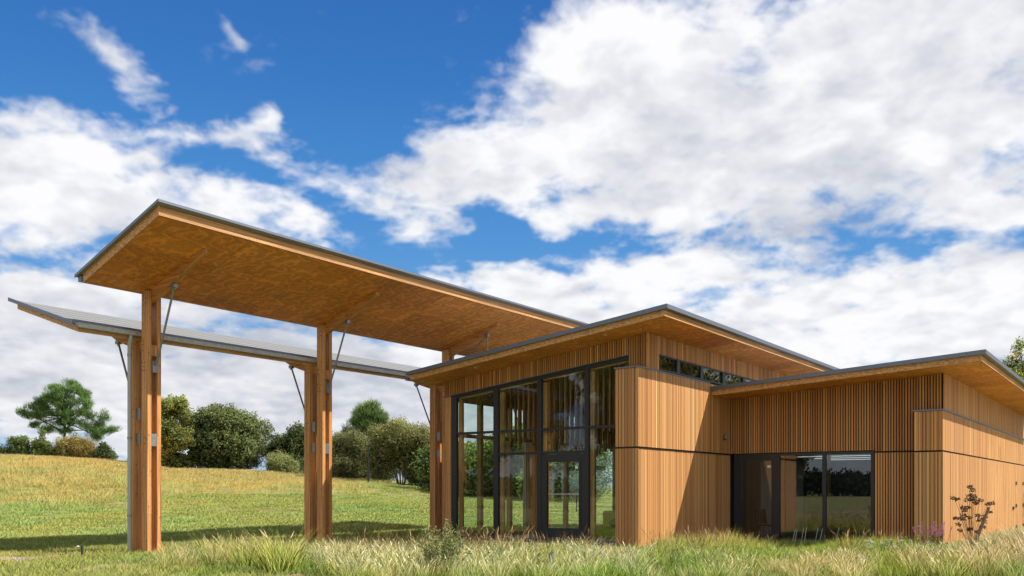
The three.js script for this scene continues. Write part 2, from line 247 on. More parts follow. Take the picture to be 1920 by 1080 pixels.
COLZ.forEach((z, i) => {
  const y0 = land(-21.7, z) - 0.2, P = [z - 0.121, z - 0.397], ux = -21.254;
  for (const zz of [z, z - 0.276]) {
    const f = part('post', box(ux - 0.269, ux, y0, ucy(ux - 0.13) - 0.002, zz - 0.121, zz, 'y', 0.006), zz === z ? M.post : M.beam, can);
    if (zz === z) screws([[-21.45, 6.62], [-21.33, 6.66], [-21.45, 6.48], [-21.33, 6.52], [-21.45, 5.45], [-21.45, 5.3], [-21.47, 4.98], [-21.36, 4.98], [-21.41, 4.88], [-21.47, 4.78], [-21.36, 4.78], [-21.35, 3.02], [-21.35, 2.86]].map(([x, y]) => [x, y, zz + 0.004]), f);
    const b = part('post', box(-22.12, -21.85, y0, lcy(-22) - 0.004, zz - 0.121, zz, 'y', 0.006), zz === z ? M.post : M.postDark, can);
    if (zz === z) screws([[-22.05, 5.5], [-21.93, 5.52], [-22.05, 5.38], [-21.93, 5.4], [-22.05, 3.78], [-21.93, 3.78], [-21.99, 3.7], [-22.05, 3.6], [-21.93, 3.6]].map(([x, y]) => [x, y, zz + 0.004]), b);
  }
  const g0 = z - 0.272, g1 = z - 0.125;      // beams are clamped between the two posts of a pair
  part('beam', prism([[-21.6, ucy(-21.6) - 0.002], [-21.6, ucy(-21.6) - 0.27], [-21.1, ucy(-21.1) - 0.30], [-20.2, ucy(-20.2) - 0.26], [-19.03, ucy(-19.03) - 0.10], [-19.03, ucy(-19.03) - 0.002]], g0, g1), M.beam, can);
  part('beam', prism([[-23.68, lcy(-23.68) - 0.002], [-23.68, lcy(-23.68) - 0.05], [-22.9, lcy(-22.9) - 0.24], [-22.2, lcy(-22.2) - 0.26], [-21.26, 5.16], [-21.26, 5.44], [-21.85, lcy(-21.85) - 0.002]], g0, g1), M.beam, can);
  const zm = z - 0.198, strut = (name, a, b) => { const s = part(name, rod([a[0], a[1], zm], [b[0], b[1], zm], 0.028, 10), M.steel, can);
    part('bracket', [box(b[0] - 0.07, b[0] + 0.07, b[1] - 0.02, b[1] + 0.075, zm - 0.06, zm + 0.06), box(b[0] - 0.05, b[0] + 0.05, b[1] - 0.07, b[1] - 0.022, zm - 0.012, zm + 0.012)], M.steel, s); };
  if (i === 2) { strut('strut', [-21.16, 6.10], [-19.55, 7.19]); part('prop', rod([-19.53, 5.35, zm], [-19.53, 7.2, zm], 0.026, 10), M.steel, can); }
  else strut('strut', [-21.15, 4.92], [-20.35, 6.845]);
  strut('strut', [-22.10, 3.76], [-22.98, 5.66]);
  part('steel_plate', box(-21.27, -21.19, 4.72, 5.02, g0 - 0.004, g1 + 0.004, 'y', 0.004), M.steel, can);
  part('steel_plate', box(-21.40, -21.262, 2.80, 3.12, g0 - 0.003, g1 + 0.003, 'y', 0.004), M.steel, can);
  part('steel_plate', box(-21.846, -21.66, 3.50, 3.82, z - 0.06, z - 0.045, 'y', 0.004), M.steel, can);
  part('steel_plate', box(-21.846, -21.66, 2.85, 3.15, z - 0.06, z - 0.045, 'y', 0.004), M.steel, can);
  if (i === 0 || i === 3) {
    const c = new THREE.CatmullRomCurve3([[-21.74, 5.71, z + 0.17], [-21.745, 5.62, z + 0.17], [-21.79, 5.53, z + 0.16], [-21.83, 5.44, z + 0.15], [-21.835, 5.30, z + 0.15], [-21.835, 5.1, z + 0.15]].map((p) => new THREE.Vector3(...p)));
    const pipe = part('downpipe', [new THREE.TubeGeometry(c, 24, 0.052, 14), rod([-21.835, 5.12, z + 0.15], [-21.835, y0, z + 0.15], 0.052, 16)], i ? M.pipe : M.zinc, can);
    for (const y of [5.2, 3.02, 0.98]) part('collar', [rod([-21.835, y - 0.03, z + 0.15], [-21.835, y + 0.03, z + 0.15], 0.061, 16)], M.pipe, pipe);
  }
});

// ---------------------------------------------------------------- the building
const bld = thing('timber_pavilion', 'larch clad pavilion with a glazed hall, a lower wing and thin sloping roofs', 'building', [-11.66, 0, -25]);
const unit = new Map();
function unitBoard(w, d, v) { // a board one metre tall, its foot at the origin; four cuts of each size
  const k = [w.toFixed(3), d.toFixed(3), v].join(); if (!unit.has(k)) { const g = new THREE.BoxGeometry(w, 1, d); g.translate(0, 0.5, 0); uvMetres(g, 'y'); const uv = g.attributes.uv; for (let i = 0; i < uv.count; i++) uv.setY(i, (uv.getY(i) % 1) * 2.4 + v * 1.7); unit.set(k, g); } return unit.get(k);
}
const RB = rng(99);
function board(name, parent, x, z, y0, y1, w, d, mats, along = 'x') {
  const b = part(name, unitBoard(along === 'x' ? w : d, along === 'x' ? d : w, Math.floor(RB() * 4)), mats[Math.floor(RB() * mats.length)], parent, new THREE.Vector3(x, y0, z)); b.scale.y = y1 - y0; return b;
}
const r2y = (x) => 6.228 + 0.1141 * (x + 10.514), r3y = (x) => 5.143 + 0.05847 * (x + 3.919);
function roof(name, x0, x1, fy, zf, zb, th, leftFascia) {
  const r = part(name, prism([[x0 + 0.06, fy(x0 + 0.06) + 0.03], [x1 - 0.06, fy(x1 - 0.06) + 0.03], [x1 - 0.06, fy(x1 - 0.06) + th], [x0 + 0.06, fy(x0 + 0.06) + th]], zb, zf - 0.06), M.beam, bld);
  const n = Math.round((x1 - x0) / 2.45); let k = 3;
  for (let i = 0; i < n; i++) for (let z = zf - 0.03; z > zb + 0.2; z -= 1.25) {
    const a = lerp(x0 + 0.002, x1 - 0.03, i / n) + 0.0025, b = lerp(x0 + 0.002, x1 - 0.03, (i + 1) / n) - 0.0025; part('soffit_panel', prism([[a, fy(a)], [b, fy(b)], [b, fy(b) + 0.02], [a, fy(a) + 0.02]], Math.max(z - 1.246, zb), z - 0.003, 'x'), [M.ply, M.ply3, M.ply, M.ply2, M.ply3][(k++ * 3) % 5], r);
  }
  part('fascia', prism([[x0, fy(x0)], [x1, fy(x1)], [x1, fy(x1) + th], [x0, fy(x0) + th]], zf - 0.028, zf), M.fascia, r);
  part('fascia', box(x1 - 0.03, x1 - 0.002, fy(x1) + 0.006, fy(x1) + th - 0.005, zb, zf - 0.03, 'z'), M.fasciaEdge, r);
  part('fascia', box(x1, x1 + 0.010, fy(x1) - 0.002, fy(x1) + 0.062, zb, zf + 0.002, 'z'), M.fasciaEdge, r);
  if (leftFascia) part('fascia', box(x0, x0 + 0.03, fy(x0) + 0.004, fy(x0) + th, zb, zf - 0.03, 'z'), M.fasciaEdge, r);
  const t = (x) => fy(x) + th + 0.006, o = 0.12;
  part('metal_covering', prism([[x0 - 0.08, t(x0 - 0.08)], [x1 + o - 0.01, t(x1 + o - 0.01)], [x1 + o - 0.01, t(x1 + o) + 0.05], [x0 - 0.08, t(x0 - 0.08) + 0.05]], zb - 0.1, zf + 0.07), M.sheet, r);
  part('metal_trim', prism([[x0 - 0.085, t(x0 - 0.085) - 0.012], [x1 + o, t(x1 + o) - 0.012], [x1 + o, t(x1 + o) + 0.105], [x0 - 0.085, t(x0 - 0.085) + 0.105]], zf + 0.072, zf + 0.09), M.trim, r);
  part('metal_trim', box(x1 + o - 0.009, x1 + o + 0.009, t(x1 + o) - 0.012, t(x1 + o) + 0.1, zb - 0.1, zf + 0.071, 'z'), M.trim, r);
  return r;
}
const hallRoof = roof('hall_roof', -19.576, -10.514, r2y, -21.058, -39, 0.168, true);
part('gutter', [box(-19.74, -19.60, 5.20, 5.206, -39, -21.04), box(-19.74, -19.734, 5.2, 5.33, -39, -21.04), box(-19.74, -19.60, 5.20, 5.33, -21.039, -21.033)], M.trim, hallRoof);
for (const [x, z] of [[-12.55, -21.5], [-17.2, -21.5]]) { const g = new THREE.CylinderGeometry(0.045, 0.045, 0.01, 14); part('downlight', g.translate(x, r2y(x) - 0.006, z), M.white, hallRoof); }
const wingRoof = roof('wing_roof', -11.655, -3.919, r3y, -26.721, -47, 0.171, false);

// glazed front of the hall
const ZG = -22.345, head = (x) => 4.753 + 0.1123 * (x + 19.23) - 0.005;
{
  const w = part('hall_wall', prism([[-19.2, head(-19.2) + 0.02], [-12.27, head(-12.27) + 0.02], [-12.27, 4.9], [-11.70, 4.9], [-11.70, r2y(-11.70) - 0.01], [-19.2, r2y(-19.2) - 0.01]], ZG - 0.2, ZG - 0.05), M.backing, bld);
  const pitch = 0.0765; let n = 0;
  for (let x = -19.205; x < -11.70; x += pitch, n++) { const low = x + 0.026 > -12.262 ? 5.108 : head(x); board('slat', w, x, ZG - 0.022, low, r2y(x) - 0.004, n === 0 ? 0.06 : 0.047, 0.044, SLAT); }
  part('corner_post', box(-11.712, -11.664, 5.10, r2y(-11.68) - 0.003, ZG - 0.048, ZG + 0.002), SLAT[2], w);
  // side above the block
  const s = part('hall_wall', [box(-11.86, -11.71, 4.9, 5.13, -38.5, ZG - 0.201), box(-11.86, -11.71, 5.575, r2y(-11.8) - 0.02, -38.5, ZG - 0.201), box(-11.86, -11.71, 5.13, 5.575, -23.0, ZG - 0.201)], M.backing, bld);
  for (let z = ZG - 0.085; z > -35.5; z -= 0.094) { const win = z < -23.03 && z > -33.2; board('slat', s, -11.686, z, win ? 5.578 : 5.108, r2y(-11.68) - 0.004, 0.062 + (RB() < 0.25 ? 0.02 : 0), 0.044, LARCH, 'z'); }
  // clerestory
  const c = part('clerestory_window', [box(-11.76, -11.675, 5.535, 5.572, -33.2, -23.03), box(-11.76, -11.675, 5.128, 5.165, -33.2, -23.03), box(-11.762, -11.673, 5.128, 5.572, -23.07, -23.035)], M.black, bld);
  const ms = [-24.34, -26.02, -27.75, -29.5, -31.3]; ms.forEach((z) => part('mullion', box(-11.763, -11.672, 5.166, 5.534, z - 0.1, z + 0.1), M.black, c));
  [-23.07, ...ms].forEach((z, i, a) => part('pane', box(-11.722, -11.714, 5.166, 5.534, (a[i + 1] ?? -33.1) + 0.1, z - (i ? 0.1 : 0)), M.glassDark, c));
}
{ // window wall
  const w = part('glazed_front', [box(-18.955, -18.725, -0.2, head(-18.9) - 0.01, ZG - 0.16, ZG - 0.05), prism([[-18.724, head(-18.724) - 0.11], [-12.268, head(-12.268) - 0.13], [-12.268, head(-12.268)], [-18.724, head(-18.724)]], ZG - 0.16, ZG - 0.052), box(-18.724, -12.27, 0.02, 0.16, ZG - 0.15, ZG - 0.054)], M.black, bld);
  part('head_flashing', prism([[-19.23, head(-19.23) - 0.022], [-12.262, head(-12.262) - 0.022], [-12.262, head(-12.262) - 0.004], [-19.23, head(-19.23) - 0.004]], ZG - 0.05, ZG + 0.02), M.trim, w);
  part('lining', prism([[-18.72, head(-18.72) - 0.16], [-12.27, head(-12.27) - 0.18], [-12.27, head(-12.27) - 0.131], [-18.72, head(-18.72) - 0.111]], ZG - 0.24, ZG - 0.161), M.batten, w);
  part('post', box(-19.22, -18.957, -0.2, head(-19) - 0.03, ZG - 0.24, ZG - 0.052, 'y', 0.005), M.post, w);
  const mul = [[-17.19, -17.01], [-15.49, -15.34], [-13.78, -13.65]];
  mul.forEach(([a, b]) => { part('mullion', box(a, b, 0.0, head(a) - 0.10, ZG - 0.158, ZG - 0.048), M.black, w); part('inner_post', box(b - 0.01, b + 0.14, 0, head(a) - 0.2, ZG - 0.27, ZG - 0.17, 'y'), M.batten, w); });
  part('inner_post', box(-18.72, -18.58, 0, head(-18.7) - 0.2, ZG - 0.27, ZG - 0.17, 'y'), M.batten, w);
  const bays = [[-18.725, -17.19], [-17.01, -15.49], [-15.34, -13.78], [-13.65, -12.27]];
  bays.forEach(([a, b], i) => {
    const t = part('transom', box(a, b, 3.475, 3.55, ZG - 0.154, ZG - 0.06), M.black, w);
    part('pane', prism([[a, 3.55], [b, 3.55], [b, head(b) - 0.115], [a, head(a) - 0.105]], ZG - 0.108, ZG - 0.100), M.glass, w);
    if (i === 1 || i === 2) { part('transom', box(a, b, 2.755, 2.835, ZG - 0.153, ZG - 0.062), M.black, w); part('pane', box(a, b, 2.835, 3.475, ZG - 0.108, ZG - 0.1), M.glass, w); }
    if (i !== 2) part('pane', box(a, b, 0.16, i === 1 ? 2.755 : 3.475, ZG - 0.108, ZG - 0.1), M.glass, w);
  });
  // door
  const d = part('glass_door', [box(-15.335, -15.215, 0.03, 2.74, ZG - 0.13, ZG - 0.055), box(-13.90, -13.785, 0.03, 2.74, ZG - 0.13, ZG - 0.055), box(-15.214, -13.901, 2.60, 2.74, ZG - 0.13, ZG - 0.055), box(-15.214, -13.901, 0.03, 0.20, ZG - 0.13, ZG - 0.055)], M.black, bld);
  part('leaf_frame', [box(-15.21, -15.13, 0.205, 2.595, ZG - 0.12, ZG - 0.045), box(-13.985, -13.905, 0.205, 2.595, ZG - 0.12, ZG - 0.045), box(-15.129, -13.986, 2.50, 2.595, ZG - 0.12, ZG - 0.045), box(-15.129, -13.986, 0.205, 0.50, ZG - 0.12, ZG - 0.045)], M.black, d);
  part('pane', box(-15.13, -13.985, 0.50, 2.50, ZG - 0.09, ZG - 0.082), M.glass, d);
  part('sticker', box(-14.13, -14.03, 2.29, 2.375, ZG - 0.0815, ZG - 0.079), plain([0.75, 0.74, 0.62], 0.6), d);
  const dots = []; for (let x = -15.08; x < -14.02; x += 0.044) dots.push(box(x, x + 0.018, 1.50, 1.56, ZG - 0.0812, ZG - 0.080)); stuff(part('safety_marking', dots, M.pale, d));
  part('handle', [rod([-14.02, 1.0, ZG + 0.02], [-14.02, 1.5, ZG + 0.02], 0.013), rod([-14.02, 1.05, ZG - 0.05], [-14.02, 1.05, ZG + 0.02], 0.01), rod([-14.02, 1.45, ZG - 0.05], [-14.02, 1.45, ZG + 0.02], 0.01)], M.black, d);
}
part('doorstep', box(-17.4, -12.6, -0.2, 0.03, ZG - 0.05, ZG + 1.1, 'x', 0.01), plain([0.40, 0.41, 0.42], 0.85, { map: zincMap }), bld);
{ // hall interior: floor, ceiling, side and back, hanging battens
  part('hall_floor', box(-19.3, -11.9, -0.25, 0.015, -38.8, ZG - 0.17), M.screed, bld);
  const ceil = part('hall_ceiling', prism([[-19.25, r2y(-19.25) - 0.10], [-11.87, r2y(-11.87) - 0.10], [-11.87, r2y(-11.87) - 0.035], [-19.25, r2y(-19.25) - 0.035]], -38.8, ZG - 0.21, 'z'), M.ply3, bld);
  const r = rng(314), rows = [-23.25, -24.1, -25.0, -26.0, -27.1, -28.3, -29.6, -31];
  rows.forEach((z, k) => { for (let x = (k ? -18.5 : -16.85) + (k % 2) * 0.1; x < -12.1; x += 0.2) { if (k && k < 4 && x < -18.0) continue; const low = 3.2 + (k > 2 ? 0.0 : 0.12) + (vn(x * 3.1, z * 3) - 0.5) * 0.62; part('batten', box(x, x + 0.045, low, r2y(x) - 0.105, z - 0.09, z, 'y'), r() < 0.6 ? M.batten : M.inner, ceil); } });
  const side = part('hall_side_glazing', [box(-19.21, -19.13, 4.62, 5.13, -38.8, ZG - 0.26), box(-19.22, -19.12, 3.44, 3.56, -38.8, ZG - 0.26), box(-19.22, -19.1, -0.1, 0.14, -38.8, ZG - 0.26)], M.batten, bld);
  for (const [a, b] of [[-24.49, -24.16], [-26.24, -25.88], [-27.78, -27.48], [-30.02, -29.66], [-31.9, -31.6], [-33.9, -33.6], [-36, -35.7]]) part('inner_post', box(-19.27, -19.10, -0.1, 5.1, b - 0.16, b, 'y', 0.004), M.batten, side);
  const zs = [ZG - 0.26, -24.3, -26.06, -27.6, -29.84, -31.7, -33.7, -35.8, -38.8]; for (let i = 0; i < zs.length - 1; i++) for (const [y0, y1] of [[0.14, 3.44], [3.56, 4.62]]) part('pane', box(-19.175, -19.167, y0, y1, zs[i + 1] + 0.02, zs[i] - 0.02), M.glass, side);
  const back = part('hall_back_glazing', [box(-19.2, -11.9, 5.2, 6.0, -38.98, -38.82), box(-19.2, -11.9, -0.1, 0.14, -38.98, -38.82), box(-19.2, -11.9, 2.75, 2.87, -38.97, -38.83)], M.batten, bld);
  for (let x = -19.1; x < -11.9; x += 1.42) part('inner_post', box(x, x + 0.14, 0.141, 5.199, -38.99, -38.81), M.batten, back);
  for (let x = -18.96; x < -12.2; x += 1.42) { part('pane', box(x, x + 1.28, 0.141, 2.749, -38.905, -38.897), M.glass, back); part('pane', box(x, x + 1.28, 2.871, 5.199, -38.905, -38.897), M.glass, back); }
  part('inner_wall', box(-12.1, -11.9, 0.016, 5.1, -38.8, -23.2), M.batten, bld);
  for (let k = 0; k < 16; k++) part('inner_board', box(-12.14, -12.105, 0.02, 3.9 + (k % 3) * 0.18, -30 + k * 0.42, -29.72 + k * 0.42, 'y'), k % 2 ? M.inner : M.batten, bld);
}
// two-storey board clad block between hall and wing
const joint = [2.815, 2.865];
function boardRow(parent, fixed, from, to, y0, y1, along, widths, mats, name = 'board') {
  let q = from; const dir = Math.sign(to - from);
  while (Math.abs(to - q) > 0.02) { const w = Math.min(widths(), Math.abs(to - q)), mid = q + dir * w / 2, proud = (RB() - 0.5) * 0.007;
    board(name, parent, along === 'x' ? mid : fixed + proud - 0.012, along === 'x' ? fixed + proud - 0.012 : mid, y0, y1, Math.max(0.02, w - (along === 'x' ? 0.016 : 0.009)), 0.024, mats, along); q += dir * w; }
}
const narrow = () => [0.062, 0.094, 0.118, 0.118, 0.145][Math.floor(RB() * 5)], q1 = (w) => () => Math.round(w * 1000) / 1000;
{
  const w = part('block_wall', box(-12.385, -11.69, -0.2, 5.06, -28.26, -21.82), M.backing, bld), o = -11.664, z = -21.792;
  for (const [y0, y1] of [[-0.1, joint[0]], [joint[1], 5.06]]) {
    boardRow(w, z, -12.40, -11.69, y0, y1, 'x', q1(0.1015), LARCH);
    boardRow(w, o, z + 0.0, -28.262, y0, y1, 'z', narrow, LARCH);
  }
  part('corner_board', box(-11.69, -11.663, -0.1, joint[0], z - 0.06, z + 0.004), LARCH[5], w); part('corner_board', box(-11.69, -11.663, joint[1], 5.06, z - 0.06, z + 0.004), LARCH[5], w);
  part('metal_trim', [box(-12.43, -11.644, 5.062, 5.10, -26.6, z + 0.035)], M.trim, w);
  part('metal_trim', [box(-12.44, -11.635, joint[0] + 0.006, joint[0] + 0.018, -28.2, z - 0.02)], M.black, w);
  const l = part('wall_lamp', [rod([-11.66, 3.40, -27.664], [-11.60, 3.40, -27.664], 0.028), rod([-11.585, 3.33, -27.62], [-11.57, 3.47, -27.71], 0.055, 14)], M.steel, w);
}
// the wing: slatted front, window wall, end block
const ZW = -28.264;
{
  const w = part('wing_wall', [box(-11.66, -5.15, 2.86, 4.62, ZW - 0.24, ZW - 0.055), box(-7.07, -5.15, -0.2, 2.859, ZW - 0.24, ZW - 0.055), prism([[-11.66, 4.62], [-5.15, 4.62], [-5.15, r3y(-5.15) - 0.01], [-11.66, r3y(-11.66) - 0.01]], ZW - 0.24, ZW - 0.055)], M.backing, bld);
  const pitch = 0.0782; let k = 0;
  for (let x = -11.62; x < -5.14; x += pitch, k++) {
    const y1 = r3y(x) - 0.004; board('slat', w, x, ZW - 0.025, x > -7.07 ? 2.835 : 2.87, y1, k % 17 === 11 ? 0.054 : 0.047, 0.046, SLAT);
    if (x > -7.05 && x < -5.85) board('slat', w, x, ZW - 0.025, -0.1, 2.785, 0.05, 0.046, SLAT);
  }
  part('corner_post', box(-5.135, -5.104, 4.0, r3y(-5.1) - 0.004, ZW - 0.05, ZW + 0.002), SLAT[0], w);
  const e = part('end_block', box(-5.815, -5.092, -0.2, 3.945, -47, -27.87), M.backing, bld), o = -5.066, z = -27.837;
  for (const [y0, y1] of [[-0.1, 2.755], [2.805, 3.945]]) {
    boardRow(e, z, -5.83, -5.09, y0, y1, 'x', q1(0.1057), LARCH);
    boardRow(e, o, z + 0.004, -36, y0, y1, 'z', q1(0.128), LARCH);
    const far = []; for (let q = -36.064; q > -47; q -= 0.128) far.push(box(o - 0.024, o + (RB() - 0.5) * 0.006, y0, y1, q - 0.06, q + 0.06)); stuff(part('board', far, LARCH[0], e));
  }
  part('metal_trim', box(-5.86, -5.046, 3.949, 3.995, -47, z + 0.03), M.trim, e);
  for (const y of [1.95, 0.98, 0.07]) for (const zz of [-43.73, -46.1]) part('hinge', box(o + 0.004, o + 0.03, y - 0.07, y + 0.07, zz - 0.13, zz + 0.13), M.black, e);
  part('handle', [box(o + 0.004, o + 0.05, 0.86, 0.95, -42.9, -42.6), box(o + 0.03, o + 0.05, 0.80, 0.86, -42.7, -42.6)], M.black, e);
  part('vent_board', box(o + 0.002, o + 0.008, 2.86, 3.36, -39.3, -39.0), SLAT[1], e);
  const up = part('wing_wall', prism([[-5.3, 3.9], [-5.135, 3.9], [-5.135, r3y(-5.2) - 0.01], [-5.3, r3y(-5.3) - 0.01]], -47, ZW - 0.3), M.backing, bld);
  boardRow(up, -5.104, ZW - 0.052, -37, 4.0, r3y(-5.1) - 0.004, 'z', q1(0.132), LARCH);
  const far = []; for (let q = -37.07; q > -47; q -= 0.132) far.push(box(-5.128, -5.104 + (RB() - 0.5) * 0.006, 4.0, r3y(-5.1) - 0.004, q - 0.062, q + 0.062)); stuff(part('board', far, LARCH[3], up));
}
{ // wing window, door and room behind
  const zf = ZW - 0.03, w = part('window_wall', [box(-11.55, -7.07, 2.77, 2.845, zf - 0.12, zf), box(-9.99, -7.07, -0.02, 0.10, zf - 0.12, zf), box(-7.165, -7.07, 0.10, 2.77, zf - 0.12, zf), box(-10.19, -10.0, 0, 2.77, zf - 0.12, zf + 0.002), box(-8.63, -8.52, 0.10, 2.77, zf - 0.118, zf)], M.black, bld);
  part('sill', box(-10.0, -7.05, -0.06, -0.022, zf - 0.12, zf + 0.06), M.trim, w);
  part('inner_post', box(-9.99, -9.89, 0.1, 2.77, zf - 0.3, zf - 0.13), M.batten, w); part('inner_post', box(-8.515, -8.45, 0.1, 2.77, zf - 0.3, zf - 0.13), M.batten, w);
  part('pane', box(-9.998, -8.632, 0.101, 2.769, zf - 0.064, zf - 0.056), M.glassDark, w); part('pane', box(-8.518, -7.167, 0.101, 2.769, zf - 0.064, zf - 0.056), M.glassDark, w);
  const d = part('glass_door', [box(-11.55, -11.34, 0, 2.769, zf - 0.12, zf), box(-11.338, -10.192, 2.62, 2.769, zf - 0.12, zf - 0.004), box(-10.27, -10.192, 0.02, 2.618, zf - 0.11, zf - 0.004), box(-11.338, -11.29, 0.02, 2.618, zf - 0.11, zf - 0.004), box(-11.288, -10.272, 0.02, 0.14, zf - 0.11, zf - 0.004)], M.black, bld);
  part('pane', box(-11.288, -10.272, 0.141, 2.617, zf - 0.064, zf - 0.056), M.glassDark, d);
  part('sticker', box(-10.42, -10.30, 2.38, 2.47, zf - 0.0555, zf - 0.053), plain([0.75, 0.74, 0.62], 0.6), d);
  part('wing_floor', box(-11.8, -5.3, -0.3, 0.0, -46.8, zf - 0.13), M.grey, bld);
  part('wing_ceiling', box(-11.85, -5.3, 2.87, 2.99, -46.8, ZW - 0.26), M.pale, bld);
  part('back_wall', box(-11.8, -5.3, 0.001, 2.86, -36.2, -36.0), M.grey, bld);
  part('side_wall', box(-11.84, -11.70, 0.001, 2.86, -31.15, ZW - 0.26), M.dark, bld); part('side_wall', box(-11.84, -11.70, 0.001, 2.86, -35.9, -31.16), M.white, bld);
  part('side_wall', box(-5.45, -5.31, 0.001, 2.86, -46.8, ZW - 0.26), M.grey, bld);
}
// things inside, seen through the glass
RectAreaLightUniformsLib.init();
for (const [z, w] of [[-31.2, 'nearest the window'], [-33.1, 'in the middle of the ceiling'], [-35.0, 'deepest in the room']]) {
  const l = thing('ceiling_lamp', 'slim lit linear lamp under the wing ceiling, ' + w, 'lamp', [-8.3, 2.87, z], 'linear lamps in the wing');
  part('housing', box(-10.4, -6.2, 2.83, 2.868, z - 0.035, z + 0.035), M.white, l);
  part('diffuser', box(-10.38, -6.22, 2.815, 2.829, z - 0.028, z + 0.028), new THREE.MeshStandardMaterial({ color: 0xffffff, emissive: new THREE.Color(1, 0.98, 0.95), emissiveIntensity: 0.8 }), l);
  const a = new THREE.RectAreaLight(new THREE.Color(1, 0.96, 0.9), 3, 4.1, 0.05); a.name = 'lamp_light'; a.position.set(-8.3, 2.81, z); a.lookAt(-8.3, 0, z); scene.add(a);
}
{
  const c = thing('chair', 'black shell chair standing inside behind the dark glass door', 'chair', [-10.85, 0, -29.4]);
  const s = part('seat', new RoundedBoxGeometry(0.44, 0.05, 0.44, 2, 0.02).translate(-10.85, 0.45, -29.4), M.rubber, c);
  part('backrest', new RoundedBoxGeometry(0.42, 0.5, 0.035, 2, 0.015).rotateX(-0.2).rotateY(1.1).translate(-11.05, 0.75, -29.5), M.rubber, c);
  for (const [x, z] of [[-0.18, -0.18], [0.18, -0.18], [-0.18, 0.18], [0.18, 0.18]]) part('leg', rod([-10.85 + x, 0.0, -29.4 + z], [-10.85 + x * 0.8, 0.43, -29.4 + z * 0.8], 0.012), M.steel, c);
  const a = thing('sofa', 'yellow green upholstered sofa with a round dark cushion inside the glazed hall', 'sofa', [-13.9, 0.015, -24.1]);
  part('seat', new RoundedBoxGeometry(1.9, 0.32, 0.8, 3, 0.07).translate(-13.85, 0.30, -24.1), M.lime, a);
  part('backrest', new RoundedBoxGeometry(1.4, 0.55, 0.2, 3, 0.07).translate(-13.62, 0.72, -24.43), M.lime, a);
  for (const x of [-14.65, -13.05]) for (const z of [-23.8, -24.4]) part('foot', rod([x, 0.015, z], [x, 0.15, z], 0.025), M.rubber, a);
  const q = thing('cushion', 'round dark grey cushion leaning on the yellow green sofa', 'cushion', [-13.75, 0.60, -24.24]);
  part('cover', new THREE.SphereGeometry(0.5, 24, 16).scale(0.52, 0.26, 0.2).translate(-13.75, 0.62, -24.22), M.grey, q);
}

// ---------------------------------------------------------------- trees
const leafMat = (c) => new THREE.MeshPhysicalMaterial({ color: new THREE.Color().setRGB(...c), roughness: 0.9, specularIntensity: 0.25, transmission: 0.5, thickness: 0, side: THREE.DoubleSide, vertexColors: false });
function clump(seed, n, rad, lw, ll, needle) {
  const r = rng(seed), pos = [], nor = [], idx = [];
  for (let i = 0; i < n; i++) {
    const th = r() * 6.283, ph = Math.acos(2 * r() - 1), q = rad * Math.cbrt(r()), c = new THREE.Vector3(Math.sin(ph) * Math.cos(th), Math.cos(ph), Math.sin(ph) * Math.sin(th)).multiplyScalar(q);
    const dir = needle ? new THREE.Vector3(c.x, Math.abs(c.y) * 0.6 + rad * 0.7, c.z).normalize() : new THREE.Vector3(r() - 0.5, r() - 0.4, r() - 0.5).normalize();
    const side = new THREE.Vector3(r() - 0.5, r() - 0.5, r() - 0.5).cross(dir).normalize().multiplyScalar(lw * (0.7 + r() * 0.6)); dir.multiplyScalar(ll * (0.7 + r() * 0.6));
    const b = pos.length / 3, P = needle ? [c.clone().sub(side), c.clone().add(side), c.clone().add(dir)] : [c.clone(), c.clone().addScaledVector(dir, 0.5).add(side), c.clone().add(dir), c.clone().addScaledVector(dir, 0.5).sub(side)];
    const nn = side.clone().cross(dir).normalize(); if (nn.y < 0) nn.negate();
    P.forEach((p) => { pos.push(p.x, p.y, p.z); nor.push(nn.x, nn.y, nn.z); }); idx.push(b, b + 1, b + 2); if (!needle) idx.push(b, b + 2, b + 3);
  }
  const g = new THREE.BufferGeometry(); g.setAttribute('position', new THREE.Float32BufferAttribute(pos, 3)); g.setAttribute('normal', new THREE.Float32BufferAttribute(nor, 3)); g.setIndex(idx); return g;
}
const CL = { oak: [1, 2, 3].map((s) => clump(s, 54, 0.5, 0.065, 0.19)), fine: [4, 5, 6].map((s) => clump(s, 70, 0.5, 0.034, 0.15)), pine: [7, 8, 9].map((s) => clump(s, 110, 0.42, 0.016, 0.36, true)) };
const LM = { all: leafMat([1, 1, 1]), bark: plain([0.085, 0.06, 0.042], 0.95), barkPine: plain([0.11, 0.062, 0.042], 0.95) };
const mat4 = new THREE.Matrix4(), quat = new THREE.Quaternion(), eul = new THREE.Euler(), v3 = new THREE.Vector3(), sc3 = new THREE.Vector3(), colr = new THREE.Color();
